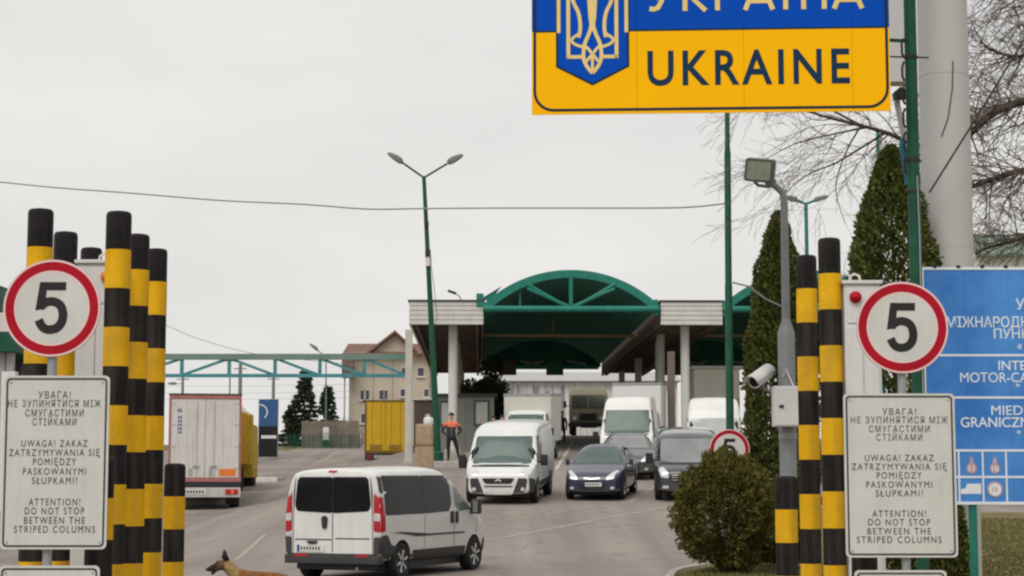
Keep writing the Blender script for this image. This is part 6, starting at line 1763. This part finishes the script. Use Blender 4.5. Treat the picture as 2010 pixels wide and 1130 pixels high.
# dark bag beside the guard
b = at(909, 912, 68.6); bg_ = thing('dark_bag', 'dark upright bag standing on the ground by the guard', 'bag', (b.x, 68.4, ground_z(b.x, 68.4)))
MB().box(-.15, .15, -.10, .10, 0, .42).build('bag_body', mat('bag_navy', (.03, .028, .045), .8, var=.2), bg_, bevel=.06, seg=3, smooth=50)
MB().tube([(-.08, 0, .41), (-.07, 0, .52), (.07, 0, .52), (.08, 0, .41)], .014, 6).build('bag_handle', M_DARK, bg_, smooth=60)
p = at(1103, 858, 98); person('person in dark clothes standing beside the khaki lorry', (p.x, 98, ground_z(p.x, 98)), R(-20), mat('dark_brown_coat', (.05, .035, .03), .85, var=.2), MATS['dark_brown_coat'], M_TR, 1.76, 'hang')
p = at(986, 850, 84); person('person in rust red jacket half hidden behind the box van', (p.x, 82.5, ground_z(p.x, 82.5)), R(10), mat('rust_jacket', (.30, .10, .06), .8, var=.2), MATS['rust_jacket'], M_TR, 1.78, 'hang')
p = at(972, 850, 84); person('person in dark green jacket at the corner of the kiosk', (p.x-.05, 82.0, ground_z(p.x, 82)), R(-12), mat('green_jacket', (.05, .10, .08), .8, var=.2), MATS['green_jacket'], mat('pale_trousers', (.35, .36, .36), .8), 1.74, 'hang')

# dog: brown shepherd walking left, black muzzle and ears
DY = 23.0
n_ = at(402, 1116, DY)
t = thing('shepherd_dog', 'brown shepherd dog with black muzzle walking left at the bottom edge', 'dog', (n_.x+.69, DY, .01), 0)
D = lambda x, y, z: (x, y, z)
ch = [[('hip', D(.36, 0, .475), (.125, .10)), ('bel', D(.10, 0, .465), (.125, .105)), ('chs', D(-.14, 0, .455), (.155, .12)), ('wth', D(-.25, 0, .50), (.135, .10)), ('nk', D(-.33, 0, .56), (.115, .09)), ('nk2', D(-.395, 0, .625), (.10, .084)), ('hd', D(-.455, 0, .675), (.090, .084)), ('br', D(-.525, 0, .655), (.074, .066)), ('mz', D(-.60, 0, .612), (.046, .040)), ('ns', D(-.665, 0, .585), (.034, .032))],
      [('br', 0, 0), ('jw', D(-.555, 0, .585), (.024, .026)), ('jw2', D(-.61, 0, .535), (.016, .020))],
      [('hip', 0, 0), ('tl1', D(.48, 0, .44), .036), ('tl2', D(.54, .01, .32), .034), ('tl3', D(.56, .02, .20), .026), ('tl4', D(.60, .02, .13), .012)]]
legs = [('fl', -.18, -.075, [(-.18, .38, .060), (-.20, .27, .042), (-.215, .16, .030), (-.23, .06, .026), (-.27, .028, .030)]),
        ('fr', -.18, .075, [(-.14, .38, .060), (-.08, .27, .042), (-.04, .17, .030), (.0, .07, .026), (-.035, .03, .030)]),
        ('bl', .38, -.085, [(.37, .37, .085), (.30, .27, .055), (.41, .18, .032), (.38, .06, .026), (.34, .028, .030)]),
        ('brr', .38, .085, [(.40, .37, .085), (.36, .27, .055), (.49, .19, .032), (.52, .07, .026), (.485, .03, .030)])]
for nm, x, y, pts in legs:
    ch.append([('chs' if nm[0] == 'f' else 'hip', 0, 0)] + [(f'{nm}{i}', D(a, y*(1 if i else .9), z), r) for i, (a, z, r) in enumerate(pts)])
seen = {}
for c_ in ch:
    for key, p, r in c_:
        if p != 0: seen[key] = (p, r)
ch = [[(key, *seen[key]) for key, p, r in c_] for c_ in ch]
M_FUR = mat('brown_fur', (.12, .042, .012), .85, scale=11, col2=(.27, .11, .032), bump=.5, bscale=90)
M_FURT = mat('tan_fur', (.17, .105, .038), .85, scale=12, col2=(.36, .25, .11), bump=.5, bscale=90)
M_FURK = mat('black_fur', (.022, .015, .014), .8, var=.3, scale=12, bump=.4, bscale=90)
M_FURM = mat('mask_fur', (.075, .040, .026), .85, scale=9, col2=(.16, .085, .045), bump=.5, bscale=90)
def dpick(c):
    jag = .03*noise.noise(c*18)
    if c.x < -.535+jag: return 2
    if c.x < -.43+jag and c.z > .58: return 3
    if c.x < -.25+jag*1.5 and c.z > .44: return 1
    if c.z < .07: return 2
    return 0
skin_body('body', ch, t, [M_FUR, M_FURT, M_FURK, M_FURM], dpick, 2, 0)
for s_ in (-1, 1):
    e = MB(); e.add([(-.485, s_*.014, .735), (-.425, s_*.085, .705), (-.385, s_*.03, .70), (-.452, s_*.066, .845)], [(0, 1, 3), (1, 2, 3), (2, 0, 3), (0, 2, 1)])
    e.build('ear', M_FURK, t, smooth=True)
    MB().lathe([(.0001, .006), (.010, .004), (.011, -.004)], 8, 'y', (-.525, s_*.060, .695)).build('eye', M_TYRE, t)
MB().lathe([(.0001, -.020), (.018, -.010), (.020, .004), (.001, .014)], 10, 'x', (-.662, 0, .594)).build('nose', M_TYRE, t, smooth=60)
MB().box(-.61, -.55, -.016, .016, .560, .569).build('tongue', mat('tongue_pink', (.35, .13, .13), .5), t, bevel=.003)

bpy.data.objects.remove(TXO, do_unlink=True)
bpy.context.view_layer.update()
